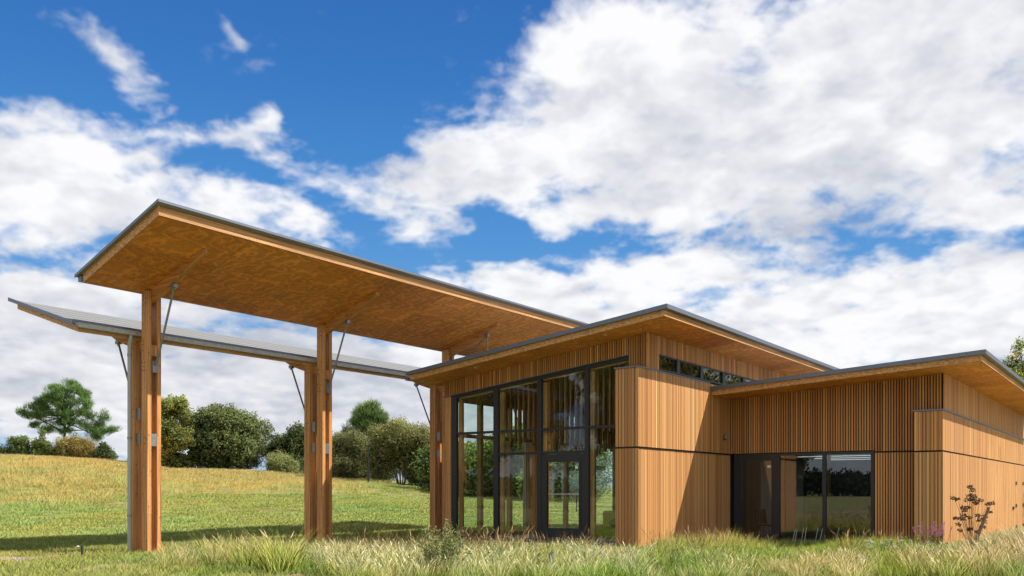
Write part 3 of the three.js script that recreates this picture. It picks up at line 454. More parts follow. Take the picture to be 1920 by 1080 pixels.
// lobes: [right, up, away, rx, ry, rz] in metres about the foot; the crown hangs on limbs that run from the trunk to the lobes
function tree(name, label, cat, px, d, lobes, { kind = 'oak', n = 500, color, color2, vary = 0.3, scale = 1, trunk = 0.22, trunkTop, seed = 1, bare = [], shell = 0.55, stems = 1, group, bark = LM.bark } = {}) {
  const [x, z] = loc(px, d), y = land(x, z) - 0.15, o = thing(name, label, cat, [x, y, z], group), r = rng(seed * 977 + 3), W = (a, b, c) => new THREE.Vector3(x + RX * a + FX * c, y + b, z + RZ * a + FZ * c);
  const limbs = [], limb = (A, B, r0, r1) => { const m = A.clone().lerp(B, 0.5).add(new THREE.Vector3((r() - 0.5) * 0.3, 0.25 * A.distanceTo(B) * 0.3, (r() - 0.5) * 0.3)); const c = new THREE.QuadraticBezierCurve3(A, m, B), g = new THREE.TubeGeometry(c, 6, 1, 6); const p = g.attributes.position; for (let i = 0; i < p.count; i++) { const t = Math.floor(i / 7) / 6, q = c.getPoint(t), rr = lerp(r0, r1, t); p.setXYZ(i, q.x + (p.getX(i) - q.x) * rr, q.y + (p.getY(i) - q.y) * rr, q.z + (p.getZ(i) - q.z) * rr); } limbs.push(g); };
  const top = trunkTop ?? Math.max(...lobes.map((l) => l[1])) * 0.7;
  for (let k = 0; k < stems; k++) { const off = stems > 1 ? (k / (stems - 1) - 0.5) : 0; limb(W(off * 0.5, 0, 0), W(off * 2.6 + (bare[0] ?? 0), top * (0.85 + r() * 0.2), off * r()), trunk, trunk * 0.45); }
  for (const l of lobes) { const t = 0.45 + r() * 0.4; limb(W((bare[0] ?? 0) * t, top * t, 0), W(l[0], l[1] - l[4] * 0.1, l[2]), trunk * 0.42, 0.025); }
  part('trunk', limbs, bark, o);
  const tone = lobes.map(() => 0.8 + r() * 0.4), vol = lobes.map((l) => l[3] * l[4] * l[5] + 0.1), sum = vol.reduce((a, b) => a + b, 0), geos = CL[kind], per = Math.ceil(n / geos.length), ins = geos.map((g) => new THREE.InstancedMesh(g, LM.all, per));
  const crown = node('crown', o, [x, y, z]);
  for (let i = 0; i < per * geos.length; i++) {
    let q = r() * sum, k = 0; while (k < vol.length - 1 && (q -= vol[k]) > 0) k++; const l = lobes[k];
    const th = r() * 6.283, cp = 2 * r() - 1, sp = Math.sqrt(1 - cp * cp), rad = Math.pow(r(), 1 - shell) * (0.92 + 0.2 * r());
    const w = W(l[0] + l[3] * rad * sp * Math.cos(th), Math.max(0.15, l[1] + l[4] * rad * cp), l[2] + l[5] * rad * sp * Math.sin(th)).sub(new THREE.Vector3(x, y, z));
    eul.set((r() - 0.5) * (kind === 'pine' ? 0.7 : 3), r() * 6.28, (r() - 0.5) * (kind === 'pine' ? 0.7 : 3)); const s = scale * (0.7 + r() * 0.7);
    const m = ins[i % geos.length], at = Math.floor(i / geos.length); m.setMatrixAt(at, mat4.compose(w, quat.setFromEuler(eul), sc3.set(s, s, s)));
    const mix = typeof color2 === 'object' ? (l[6] ?? (r() < 0.12 ? 0.7 : 0)) * (0.4 + 0.6 * r()) : 0, b = tone[k] * (1 + (r() - 0.5) * 1.4 * vary), c = color.map((v, j) => lerp(v, color2?.[j] ?? v, mix) * b * 2.6); m.setColorAt(at, colr.setRGB(...c));
  }
  ins.forEach((m) => { m.name = 'leaf_clump'; stuff(m); crown.add(m); });
  return o;
}
const lobeCloud = (seed, n, w, h, y0, dep, r0, r1) => { const r = rng(seed), a = []; for (let i = 0; i < n; i++) { const u = r() * 2 - 1, v = r(), m = Math.sqrt(Math.max(0.05, 1 - Math.pow(v * 1.6 - 0.65, 2))); a.push([u * w * m, y0 + v * h, (r() - 0.5) * dep, lerp(r0, r1, r()), lerp(r0, r1, r()) * 0.8, lerp(r0, r1, r())]); } return a; };
const GREEN = [0.085, 0.115, 0.036], DARKG = [0.065, 0.090, 0.034], OLIVE = [0.165, 0.170, 0.068], PINE = [0.105, 0.175, 0.060], GOLD = [0.235, 0.17, 0.045];
// the pine on the hill
tree('pine_tree', 'broad umbrella pine on the hilltop at the far left', 'tree', 118, 100, [[-0.9, 8.4, 0, 0.8, 0.6, 0.8], [-0.2, 8.0, -0.6, 0.9, 0.6, 0.8], [0.9, 8.9, 0.3, 0.9, 0.5, 0.8], [1.6, 8.2, -0.4, 0.8, 0.6, 0.8], [2.2, 7.6, 0.2, 0.7, 0.7, 0.8], [0.5, 7.5, -0.9, 1.0, 0.6, 0.8], [-1.1, 7.3, -0.2, 1.1, 0.6, 0.9], [2.7, 6.6, 0.1, 0.7, 0.6, 0.8], [1.5, 6.8, -0.8, 1.1, 0.5, 0.8], [0.2, 6.5, -0.9, 1.1, 0.5, 0.9], [-2.6, 6.9, 0, 0.8, 0.6, 0.8], [-3.4, 6.3, 0.2, 0.8, 0.5, 0.8], [-1.9, 6.1, -0.5, 1.0, 0.5, 0.8], [-4.6, 5.8, 0, 0.7, 0.35, 0.6], [-3.9, 5.3, 0.1, 0.9, 0.35, 0.7], [-2.6, 5.3, -0.4, 1.0, 0.4, 0.8], [-0.9, 5.5, -0.9, 1.1, 0.45, 0.8], [0.7, 5.6, -0.7, 1.0, 0.45, 0.8], [2.2, 5.7, -0.3, 1.0, 0.5, 0.8], [3.0, 5.2, 0.2, 0.7, 0.4, 0.7], [-3.2, 4.3, 0, 0.9, 0.3, 0.7], [-2.2, 4.7, 0.2, 0.8, 0.3, 0.7], [-1.6, 3.8, 0, 0.9, 0.3, 0.7], [-0.3, 4.5, -0.5, 0.9, 0.35, 0.7], [1.1, 4.7, -0.4, 1.0, 0.4, 0.8], [2.1, 4.4, 0, 0.8, 0.4, 0.7], [4.6, 5.2, 0, 0.5, 0.6, 0.6], [4.1, 4.3, 0.2, 0.8, 0.5, 0.7], [3.3, 3.7, 0, 0.9, 0.5, 0.8], [4.6, 3.5, -0.2, 0.9, 0.45, 0.7], [5.6, 3.8, 0, 0.6, 0.3, 0.5], [3.9, 2.9, 0, 0.8, 0.35, 0.6], [0.2, 3.6, 0, 0.9, 0.3, 0.6]], { kind: 'pine', n: 640, color: PINE, color2: [0.16, 0.215, 0.06], trunk: 0.2, trunkTop: 7.4, scale: 0.8, seed: 2, bare: [0.3], shell: 0.35, bark: LM.barkPine, vary: 0.3 });
tree('pine_tree', 'tall pine rising behind the bushes between the second and third canopy posts', 'tree', 690, 104, [[0, 8.2, 0, 1.4, 1.0, 1], [1.0, 7.2, 0, 1.3, 0.9, 1], [-1.0, 7.0, 0, 1.2, 0.8, 1], [0.2, 6.1, -0.4, 1.6, 0.8, 1], [-2.0, 5.6, 0, 0.9, 0.5, 0.8], [-3.0, 4.9, 0, 0.7, 0.4, 0.7], [1.6, 5.6, 0, 0.9, 0.6, 0.8], [-0.6, 4.8, 0, 0.9, 0.5, 0.8]], { kind: 'pine', n: 380, color: [0.085, 0.135, 0.045], color2: [0.14, 0.185, 0.05], trunk: 0.16, trunkTop: 7, seed: 4, shell: 0.4, bark: LM.barkPine });
tree('oak_tree', 'broad dark evergreen oak on the hill, the largest crown right of the first canopy post', 'tree', 414, 95, [...lobeCloud(21, 26, 4.0, 5.6, 1.2, 4, 1.2, 2.0), [0, 3.8, 0, 4.2, 3.4, 3], [2.4, 1.6, 0, 1.8, 1.3, 2], [-1.5, 1.4, 0, 2.6, 1.2, 2]], { n: 2100, color: [0.115, 0.142, 0.056], color2: [0.18, 0.17, 0.06], trunk: 0.35, seed: 5, scale: 0.85, shell: 0.72 });
tree('oak_tree', 'lighter green oak with yellowing lower leaves just right of the first canopy post', 'tree', 328, 93, [...lobeCloud(8, 12, 1.9, 4.4, 2.6, 2.5, 0.9, 1.4), [0.5, 3.2, -1.5, 0.8, 0.6, 0.6, 0.8], [-0.2, 2.4, -1.6, 0.9, 0.7, 0.7, 0.8], [1.1, 3.0, -1.5, 0.6, 0.5, 0.5, 0.8], [0, 1, 0, 1.9, 1, 1.6]], { n: 1000, color: [0.15, 0.175, 0.052], color2: [0.27, 0.20, 0.04], trunk: 0.25, seed: 6, scale: 0.8, shell: 0.7 });
tree('oak_tree', 'dark leafy tree half hidden behind the second canopy posts', 'tree', 556, 96, [...lobeCloud(14, 14, 2.4, 4.2, 1.0, 3, 1.0, 1.5), [0, 2.8, 0, 2.2, 2.4, 2]], { n: 1000, color: DARKG, color2: [0.11, 0.135, 0.045], trunk: 0.25, seed: 7, scale: 0.82, shell: 0.7 });
tree('shrub', 'pale green bush in front of the dark tree left of the second canopy posts', 'shrub', 524, 90, [[0, 1.2, 0, 1.3, 1.1, 1.2], [1.0, 0.8, 0, 1.0, 0.8, 1]], { kind: 'fine', n: 320, color: [0.19, 0.21, 0.085], trunk: 0.05, seed: 8, scale: 0.8, shell: 0.6 });
tree('shrub', 'grey green bush directly right of the second canopy posts', 'shrub', 652, 86, [...lobeCloud(33, 14, 2.1, 3.0, 1.2, 2, 1.0, 1.4), [0, 1.2, 0, 2.3, 1.3, 1.6]], { kind: 'fine', n: 1300, color: [0.145, 0.155, 0.068], color2: [0.2, 0.185, 0.075], trunk: 0.08, stems: 5, seed: 9, scale: 0.85, shell: 0.65 });
tree('olive_tree', 'spreading many stemmed olive green tree left of the glazed hall', 'tree', 752, 82, [...lobeCloud(41, 18, 2.5, 2.5, 3.2, 2.6, 0.8, 1.25), [0.2, 4.4, 0, 2.4, 1.3, 1.8], [1.2, 2.2, 0.4, 1.6, 0.9, 1.0], [-0.6, 2.4, 0.6, 1.5, 1.0, 1.0], [2.2, 1.6, 0.3, 0.9, 1.0, 0.9], [-2.2, 2.4, 0, 1.2, 1.6, 1.2], [2.6, 2.9, 0, 0.9, 1.5, 1.2], [-1.6, 3.4, 0, 1.4, 1, 1.2]], { kind: 'fine', n: 2000, color: OLIVE, color2: [0.24, 0.23, 0.085], trunk: 0.07, trunkTop: 3.6, stems: 7, seed: 10, scale: 0.85, shell: 0.66 });
tree('shrub', 'rounded olive bush in the row left of the hall corner', 'shrub', 704, 88, [...lobeCloud(51, 11, 2.0, 2.8, 1.0, 2, 1.0, 1.3), [0, 1, 0, 2, 1.1, 1.4]], { kind: 'fine', n: 1000, color: [0.11, 0.122, 0.058], trunk: 0.08, stems: 4, seed: 12, scale: 0.85, shell: 0.65 });
tree('shrub', 'olive bush closing the row, just left of the hall corner post', 'shrub', 796, 86, [...lobeCloud(52, 8, 1.3, 2.4, 1.0, 2, 0.9, 1.2), [0, 1, 0, 1.5, 1.0, 1.2]], { kind: 'fine', n: 600, color: [0.13, 0.14, 0.058], trunk: 0.07, stems: 4, seed: 20, scale: 0.85, shell: 0.65 });
tree('shrub', 'golden brown bush under the umbrella pine', 'shrub', 138, 97, [[-0.6, 1.5, 0, 1.6, 1.2, 1.2], [1.2, 1.4, 0, 1.6, 1.0, 1.2, 0.9], [0.2, 2.0, 0, 1.2, 0.8, 1, 0.8], [-1.8, 0.8, 0, 1.4, 0.8, 1], [0.6, 0.6, 0, 2.6, 0.7, 1.2]], { kind: 'fine', n: 700, color: [0.19, 0.175, 0.062], color2: GOLD, trunk: 0.05, stems: 5, seed: 13, scale: 0.8, shell: 0.6 });
tree('shrub', 'small dark green bush at the right foot of the umbrella pine', 'shrub', 196, 96, [[0, 0.9, 0, 0.9, 1.0, 0.9], [0.6, 0.5, 0, 0.7, 0.5, 0.7], [-0.2, 1.7, 0, 0.4, 0.6, 0.5]], { n: 160, color: DARKG, trunk: 0.05, seed: 14, scale: 0.7, shell: 0.5 });
tree('sapling', 'young oak left of the pine with an airy pointed crown', 'tree', 76, 96, [[-0.2, 1.6, 0, 0.7, 0.6, 0.6], [0.1, 2.5, 0, 0.4, 0.6, 0.4], [0.5, 1.3, 0, 0.8, 0.6, 0.6], [-0.1, 0.8, 0, 1.0, 0.7, 0.7]], { n: 150, color: [0.11, 0.145, 0.045], trunk: 0.05, seed: 15, scale: 0.7, shell: 0.4 });
tree('sapling', 'young oak nearest the left edge on the hilltop', 'tree', 40, 96, [[-0.2, 1.4, 0, 0.9, 0.7, 0.6], [0.3, 2.0, 0, 0.5, 0.5, 0.4], [-0.9, 1.8, 0, 0.5, 0.4, 0.4], [0.1, 0.7, 0, 1.1, 0.7, 0.7]], { n: 170, color: [0.10, 0.135, 0.045], trunk: 0.05, seed: 16, scale: 0.7, shell: 0.4 });
tree('shrub', 'low bush at the left edge of the hilltop', 'shrub', 8, 96, [[0, 0.7, 0, 1.1, 0.7, 0.8], [0.9, 0.5, 0, 0.7, 0.5, 0.7]], { n: 130, color: [0.09, 0.12, 0.045], trunk: 0.04, seed: 17, scale: 0.7, shell: 0.4 });
tree('shrub', 'faint bush on the skyline just left of the first canopy post', 'shrub', 238, 118, [[0, 0.4, 0, 1.5, 0.9, 1], [0.9, 0.9, 0, 0.8, 0.8, 0.8]], { kind: 'fine', n: 160, color: [0.16, 0.185, 0.075], trunk: 0.04, seed: 18, scale: 0.8, shell: 0.5 });
tree('oak_tree', 'leafy tree with yellowing leaves rising behind the wing roof at the right edge', 'tree', 1930, 78, [...lobeCloud(61, 16, 2.2, 6.5, 5.5, 3, 1.0, 1.4), [-1.2, 12.2, 0, 0.6, 0.7, 0.6], [0.8, 13.2, 0, 0.9, 0.8, 0.8], [-0.6, 13.4, 0.4, 0.6, 0.6, 0.6], [-2.0, 11.4, 0, 0.8, 0.7, 0.7], [0.5, 9, 0, 2, 2.5, 2]], { n: 1300, color: [0.14, 0.165, 0.048], color2: [0.36, 0.24, 0.04], trunk: 0.3, seed: 19, scale: 0.75, shell: 0.6 });
// woods beyond the hall, seen through its glass
[[850, 76, 5.0, 'olive green tree beyond the hall, seen through its first glass bay'], [912, 74, 5.4, 'dark tree beyond the hall, seen behind the first inner posts'], [975, 72, 5.8, 'dark tree beyond the hall, seen through the second glass bay'], [1040, 70, 6.2, 'bright leafed tree beyond the hall, seen through the glass door'], [1105, 70, 6.4, 'dark tree beyond the hall, seen left of the sofa']].forEach(([px, d, h, label], i) =>
  tree('woodland_tree', label, 'tree', px, d, [...lobeCloud(71 + i, 12, 2.2, h - 1.6, 1.0, 3, 1.0, 1.5), [0, h * 0.45, 0, 2.1, h * 0.42, 2]], { n: 620, color: [0.10 + (i % 2) * 0.03, 0.145 + (i % 2) * 0.03, 0.05], color2: [0.2, 0.2, 0.065], trunk: 0.2, stems: 2, seed: 30 + i, scale: 0.9, shell: 0.66, group: 'trees beyond the glazed hall' }));
// across the meadow behind the photographer: what the glass mirrors
{
  const mk = (name, label, x, z, lobes, o) => { const d = x * FX + z * FZ, rr = x * RX + z * RZ; return tree(name, label, 'tree', 960 + F * rr / d, d, lobes, o); };
  mk('oak_tree', 'tall oak in front of the hall, mirrored in its glass', -46, 20, [...lobeCloud(81, 14, 4, 8, 4, 6, 1.6, 2.4)], { n: 1000, color: GREEN, trunk: 0.4, seed: 41, scale: 1.2, shell: 0.6 });
  mk('oak_tree', 'second tall oak in front of the hall, mirrored in its glass', -30, 26, [...lobeCloud(82, 14, 4, 9, 4, 6, 1.6, 2.4)], { n: 1000, color: [0.07, 0.08, 0.03], trunk: 0.4, seed: 42, scale: 1.2, shell: 0.6 });
  mk('oak_tree', 'spreading oak right of the wing, mirrored in the clerestory panes', 4, -57, [...lobeCloud(83, 16, 4.5, 9, 4, 6, 1.6, 2.6)], { n: 480, color: [0.17, 0.17, 0.07], color2: [0.45, 0.36, 0.2], trunk: 0.4, seed: 43, scale: 1.2, shell: 0.55 });
  mk('oak_tree', 'second oak right of the wing, mirrored in the clerestory panes', 9, -72, [...lobeCloud(84, 16, 5, 12, 4, 6, 1.8, 2.8)], { n: 480, color: [0.16, 0.17, 0.07], color2: [0.45, 0.36, 0.2], trunk: 0.4, seed: 44, scale: 1.3, shell: 0.55 });
  mk('oak_tree', 'third tall oak in front of the hall, mirrored in its upper panes', -39, 25, [...lobeCloud(85, 18, 4.5, 11, 4, 6, 1.8, 2.6)], { n: 1200, color: GREEN, color2: [0.2, 0.14, 0.09], trunk: 0.45, seed: 45, scale: 1.2, shell: 0.55 });
  mk('oak_tree', 'fourth tall oak in front of the hall, mirrored in its first bay', -58, 24, [...lobeCloud(86, 18, 4.5, 12, 4, 6, 1.8, 2.6)], { n: 1200, color: [0.10, 0.12, 0.04], trunk: 0.45, seed: 46, scale: 1.2, shell: 0.55 });
  const g = CL.oak[0], N = 2600, w = new THREE.InstancedMesh(g, LM.all, N), r = rng(55);
  for (let i = 0; i < N; i++) { const t = r(), a = lerp(1.75, 3.3, t), R = 190 + r() * 30, h = (1.2 + fbm(t * 22, 3, 3) * 5) * Math.sqrt(r()), b = 0.6 + r() * 0.8; w.setMatrixAt(i, mat4.compose(v3.set(Math.cos(a) * R, h, Math.sin(a) * R), quat.setFromEuler(eul.set(r() * 6, r() * 6, r() * 6)), sc3.setScalar(3.4 + r() * 2.4))); w.setColorAt(i, colr.setRGB(0.035 * b, 0.05 * b, 0.022 * b)); }
  w.name = 'far_woods'; w.userData = { label: 'dark far woods across the meadow, mirrored in the wing window', category: 'woods', kind: 'stuff' }; scene.add(w);
  const pth = new THREE.PlaneGeometry(90, 8, 60, 4); pth.rotateX(-Math.PI / 2); { const p = pth.attributes.position; for (let i = 0; i < p.count; i++) p.setZ(i, p.getZ(i) + Math.sin(p.getX(i) * 0.12) * 1.2); pth.computeVertexNormals(); }
  pth.translate(-22, 0.012, 11); const m = new THREE.Mesh(pth, plain([0.42, 0.29, 0.18], 0.95, { map: zincMap })); m.name = 'path'; m.userData = { label: 'sandy path crossing the meadow, mirrored in the wing window', kind: 'structure' }; scene.add(m);
}

// ---------------------------------------------------------------- grasses
function tuft(seed, { n, h, w, spread, lean, base, tip, head, headN = 0, arch = 0.35, seg = 3 }) {
  const r = rng(seed), pos = [], col = [], nor = [], idx = [];
  const C = (a, b, t) => a.map((v, i) => lerp(v, b[i], t));
  for (let i = 0; i < n; i++) {
    const a = r() * 6.283, q = Math.sqrt(r()) * spread, bx = Math.cos(a) * q, bz = Math.sin(a) * q, L = h * (0.55 + r() * 0.55), la = a + (r() - 0.5) * 2.4, ln = lean * (0.3 + r()) * L, ar = arch * L * (0.3 + r()), fa = r() * 6.283, br = 0.45 + r() * 0.95;
    const isHead = i < headN, b0 = pos.length / 3, cs = Math.cos(fa), sn = Math.sin(fa), T = isHead ? [0, 0.4, 0.76, 0.85, 0.92, 1] : Array.from({ length: seg + 1 }, (_, k) => k / seg), S = T.length - 1;
    for (let k = 0; k <= S; k++) {
      const t = T[k], ww = w * (isHead ? [0.5, 0.45, 0.4, 1.35, 1.2, 0.2][k] : 1 - t * 0.92), out = ln * t + ar * t * t, y = L * (t - 0.18 * arch * t * t * t);
      const x = bx + Math.cos(la) * out, z = bz + Math.sin(la) * out, c = isHead && t > 0.8 ? head : C(base, tip, Math.pow(t, 0.8));
      pos.push(x - cs * ww, y, z - sn * ww, x + cs * ww, y, z + sn * ww); for (let j = 0; j < 2; j++) { col.push(c[0] * br, c[1] * br, c[2] * br); nor.push(-sn * 0.5, 0.75, cs * 0.5); }
    }
    for (let k = 0; k < S; k++) { const o = b0 + k * 2; idx.push(o, o + 1, o + 2, o + 1, o + 3, o + 2); }
  }
  const g = new THREE.BufferGeometry(); g.setAttribute('position', new THREE.Float32BufferAttribute(pos, 3)); g.setAttribute('color', new THREE.Float32BufferAttribute(col, 3)); g.setAttribute('normal', new THREE.Float32BufferAttribute(nor, 3)); g.setIndex(idx); return g;
}
const blade = new THREE.MeshPhysicalMaterial({ color: 0xffffff, vertexColors: true, roughness: 0.8, specularIntensity: 0.3, side: THREE.DoubleSide });
const G = { straw: [0.74, 0.62, 0.32], tan: [0.64, 0.46, 0.25], olive: [0.30, 0.31, 0.07], rust: [0.36, 0.20, 0.08], gold: [0.36, 0.27, 0.075] };
const SP = {
  straw: [1, 2, 3].map((s) => tuft(s, { n: 80, h: 0.74, w: 0.0026, spread: 0.2, lean: 0.25, base: G.olive, tip: G.straw, head: G.tan, headN: 34 })),
  pale: [4, 5, 6].map((s) => tuft(s, { n: 84, h: 0.52, w: 0.0034, spread: 0.2, lean: 0.3, base: [0.36, 0.37, 0.09], tip: [0.80, 0.72, 0.36], head: [0.80, 0.68, 0.42], headN: 22 })),
  rush: [7, 8, 9].map((s) => tuft(s, { n: 80, h: 0.78, w: 0.004, spread: 0.18, lean: 0.28, arch: 0.2, base: [0.18, 0.25, 0.035], tip: [0.54, 0.46, 0.085], head: G.tan, headN: 3 })),
  rushBig: [17, 18].map((s) => tuft(s, { n: 150, h: 0.95, w: 0.006, spread: 0.22, lean: 0.45, arch: 0.35, base: [0.21, 0.26, 0.04], tip: [0.52, 0.49, 0.11], head: G.tan, headN: 4 })),
  lush: [10, 11, 12].map((s) => tuft(s, { n: 90, h: 0.34, w: 0.004, spread: 0.22, lean: 0.35, base: [0.16, 0.25, 0.03], tip: [0.36, 0.46, 0.075], head: G.tan })),
  lawn: [13, 14, 15].map((s) => tuft(s, { n: 90, h: 0.10, w: 0.0036, spread: 0.28, lean: 0.5, seg: 2, base: [0.20, 0.26, 0.055], tip: [0.44, 0.48, 0.14], head: G.straw })),
  field: [21, 22, 23].map((s) => tuft(s, { n: 90, h: 0.10, w: 0.006, spread: 0.42, lean: 0.6, seg: 2, base: [0.24, 0.31, 0.07], tip: [0.46, 0.52, 0.15], head: G.straw })),
  gold: [24, 25, 26].map((s) => tuft(s, { n: 150, h: 0.36, w: 0.0045, spread: 0.62, lean: 0.4, seg: 2, base: [0.38, 0.38, 0.09], tip: [0.62, 0.52, 0.19], head: [0.56, 0.39, 0.19], headN: 30 })),
  rusty: [27, 28].map((s) => tuft(s, { n: 34, h: 0.7, w: 0.0032, spread: 0.16, lean: 0.2, base: G.olive, tip: G.rust, head: [0.42, 0.25, 0.13], headN: 14 })),
};
SP.weed = [31, 32, 33].map((s) => { // leafy weeds: small leaves along upright stems
  const r = rng(s), pos = [], nor = [], col = [], idx = [];
  for (let i = 0; i < 9; i++) { const a = r() * 6.28, q = r() * 0.14, H = 0.3 + r() * 0.3, tx = Math.cos(a) * (q + 0.1 * r()), tz = Math.sin(a) * (q + 0.1 * r());
    for (let k = 0; k < 22; k++) { const t = 0.1 + 0.9 * k / 22, L = 0.03 + r() * 0.035 * (1.2 - t), la = r() * 6.28, d = [Math.cos(la) * L, L * (0.2 + r() * 0.5), Math.sin(la) * L], w = L * 0.28, p = [Math.cos(a) * q + tx * t, H * t, Math.sin(a) * q + tz * t], b = pos.length / 3, f = 0.6 + r() * 0.8, c = r() < 0.1 ? [0.4, 0.33, 0.1] : [0.15, 0.22, 0.05];
      const s1 = [-Math.sin(la) * w, 0, Math.cos(la) * w]; [[0, 0], [0.5, 1], [1, 0], [0.5, -1]].forEach(([m, e]) => { pos.push(p[0] + d[0] * m + s1[0] * e, p[1] + d[1] * m, p[2] + d[2] * m + s1[2] * e); nor.push(-Math.cos(la) * 0.4, 0.9, -Math.sin(la) * 0.4); col.push(c[0] * f, c[1] * f, c[2] * f); }); idx.push(b, b + 1, b + 2, b, b + 2, b + 3); } }
  const g = new THREE.BufferGeometry(); g.setAttribute('position', new THREE.Float32BufferAttribute(pos, 3)); g.setAttribute('color', new THREE.Float32BufferAttribute(col, 3)); g.setAttribute('normal', new THREE.Float32BufferAttribute(nor, 3)); g.setIndex(idx); return g;
});
const beds = {};
function sow(kind, x, z, s, tint = 1, hue = 0) { (beds[kind] ??= []).push([x, z, s, tint, hue]); }
const RG = rng(2024);
// bands of growth, each over a range of bearings (photograph columns), distances and a count per square metre
// how high growth stands along the strip: lowest by the block's foot, the window sill and the end wall (bearing, height at 20 m)
const TALL = [[-60, 0.30], [300, 0.52], [480, 0.68], [600, 0.60], [850, 0.74], [1100, 0.72], [1140, 0.42], [1205, 0.40], [1260, 0.72], [1380, 0.78], [1440, 0.52], [1480, 0.36], [1550, 0.44], [1590, 0.66], [1680, 0.60], [1768, 0.36], [1800, 0.48], [1850, 0.66], [1920, 0.84], [1990, 0.84]];
const HEIGHT = { straw: 0.8, pale: 0.57, rush: 0.84, lush: 0.37, weed: 0.56, rusty: 0.74 };
function tallest(p, d) { let i = 0; while (i < TALL.length - 2 && p > TALL[i + 1][0]) i++; const h = lerp(TALL[i][1], TALL[i + 1][1], clamp((p - TALL[i][0]) / (TALL[i + 1][0] - TALL[i][0]))); return EYE - (EYE - h) * d / 20; }
function band(kind, p0, p1, d0, d1, perM2, s0, s1, keep = () => true) {
  const area = (p1 - p0) / F * (d1 * d1 - d0 * d0) / 2, n = Math.round(area * perM2);
  for (let i = 0; i < n; i++) { const d = Math.sqrt(lerp(d0 * d0, d1 * d1, RG())), p = lerp(p0, p1, RG()), [x, z] = loc(p, d); if (inBuilding(x, z) || !keep(x, z, p, d)) continue; let s = lerp(s0, s1, RG()); if (HEIGHT[kind] && p > 280) { const cap = (tallest(p, d) + (kind === 'rusty' ? 0.12 + RG() * 0.22 : RG() < 0.12 ? 0.18 : (RG() - 0.5) * 0.2)) / HEIGHT[kind]; if (cap < 0.18) continue; s = Math.min(s, cap); } sow(kind, x, z, s, 0.72 + RG() * 0.5); }
}
const patch = (f, o, lo, hi) => (x, z) => { const v = fbm(x * f + o, z * f + o * 1.7, 3); return RG() < sstep(lo, hi, v); };
// mown ground on the left and under the canopy
band('lawn', -60, 900, 15.5, 31, 17, 0.7, 1.5, (x, z, p, d) => (fbm(x * 0.4 + 20, z * 0.4 + 20, 4) < 0.60 || RG() < 0.3) && ((p - 20) / 75) ** 2 + ((d - 21) / 0.9) ** 2 > 0.6 + RG() * 0.6);
band('lawn', 900, 1990, 15.5, 27.5, 14, 0.8, 1.8);
band('field', -60, 960, 29, 62, 5.2, 0.8, 1.5, (x, z) => RG() > golden(x, z) * 0.8);
band('field', 640, 1180, 40, 82, 2.2, 0.9, 1.6);
band('gold', -70, 780, 44, 112, 3.6, 0.6, 1.2, (x, z) => RG() < golden(x, z) * (0.55 + 0.6 * fbm(x * 0.15, z * 0.15 + 40, 3)));
band('lush', -60, 330, 15.5, 22, 0.8, 0.25, 0.6, patch(0.7, 3, 0.45, 0.6));
band('straw', -60, 330, 15.5, 23, 0.5, 0.2, 0.5);
// the tall strip in front of the building
band('straw', 310, 640, 18.3, 23.0, 4.2, 0.55, 0.95, patch(0.6, 8, 0.32, 0.55));
band('rush', 340, 640, 18.5, 23.0, 2.0, 0.6, 0.9, patch(0.6, 19, 0.4, 0.55));
band('lush', 300, 900, 15.5, 20, 4.0, 0.6, 1.2, patch(0.8, 28, 0.38, 0.55));
band('straw', 600, 1180, 17.0, 22.2, 4.6, 0.55, 0.92, patch(0.7, 37, 0.28, 0.5));
band('pale', 600, 1200, 15.6, 20.8, 5.8, 0.7, 1.15, patch(0.8, 48, 0.3, 0.5));
band('rusty', 640, 1180, 18.5, 22.0, 1.9, 0.8, 1.25);
band('rush', 620, 1250, 16.4, 21.0, 2.6, 0.5, 0.85, patch(0.8, 51, 0.38, 0.55));
band('lush', 800, 1500, 15.6, 22.5, 4.2, 0.8, 1.4, patch(0.8, 81, 0.34, 0.52));
band('weed', 560, 720, 16, 18.6, 3.0, 0.7, 1.1, patch(0.8, 12, 0.35, 0.5));
band('weed', 780, 1150, 16.0, 21, 3.4, 0.7, 1.3, patch(0.7, 72, 0.35, 0.55));
band('weed', 1200, 1560, 16.0, 21, 2.6, 0.6, 1.1, patch(0.7, 74, 0.4, 0.55));
band('weed', 1600, 1860, 17.5, 23.5, 3.2, 0.7, 1.25, patch(0.8, 15, 0.3, 0.5));
band('weed', 280, 480, 15.6, 19, 1.0, 0.4, 0.8);
band('pale', 1150, 1640, 15.6, 20.6, 5.6, 0.5, 0.9, patch(0.8, 58, 0.26, 0.48));
band('rush', 1190, 1430, 20.8, 25.2, 5.5, 0.6, 0.95, (x, z) => z > -28 && x > -11.4);
band('straw', 1200, 1460, 21.0, 25.5, 1.6, 0.6, 0.95);
band('rusty', 1220, 1780, 20.0, 26.0, 1.1, 0.8, 1.25);
band('lush', 1380, 1680, 18.5, 27.0, 8.0, 0.6, 1.2);
band('rush', 1548, 1700, 22.8, 26.6, 5.5, 0.7, 1.0);
band('rush', 1430, 1560, 24.5, 27.0, 1.2, 0.35, 0.6);
band('pale', 1400, 1660, 17.5, 21.0, 1.6, 0.4, 0.7);
band('straw', 1640, 1990, 15.6, 24.0, 3.0, 0.7, 1.05, patch(0.7, 66, 0.28, 0.5));
band('lush', 1640, 1990, 15.6, 25.0, 6.0, 0.8, 1.5);
band('pale', 1700, 1990, 16, 26, 2.4, 0.8, 1.3);
band('straw', 1840, 1990, 17, 30, 3.0, 1.0, 1.4);
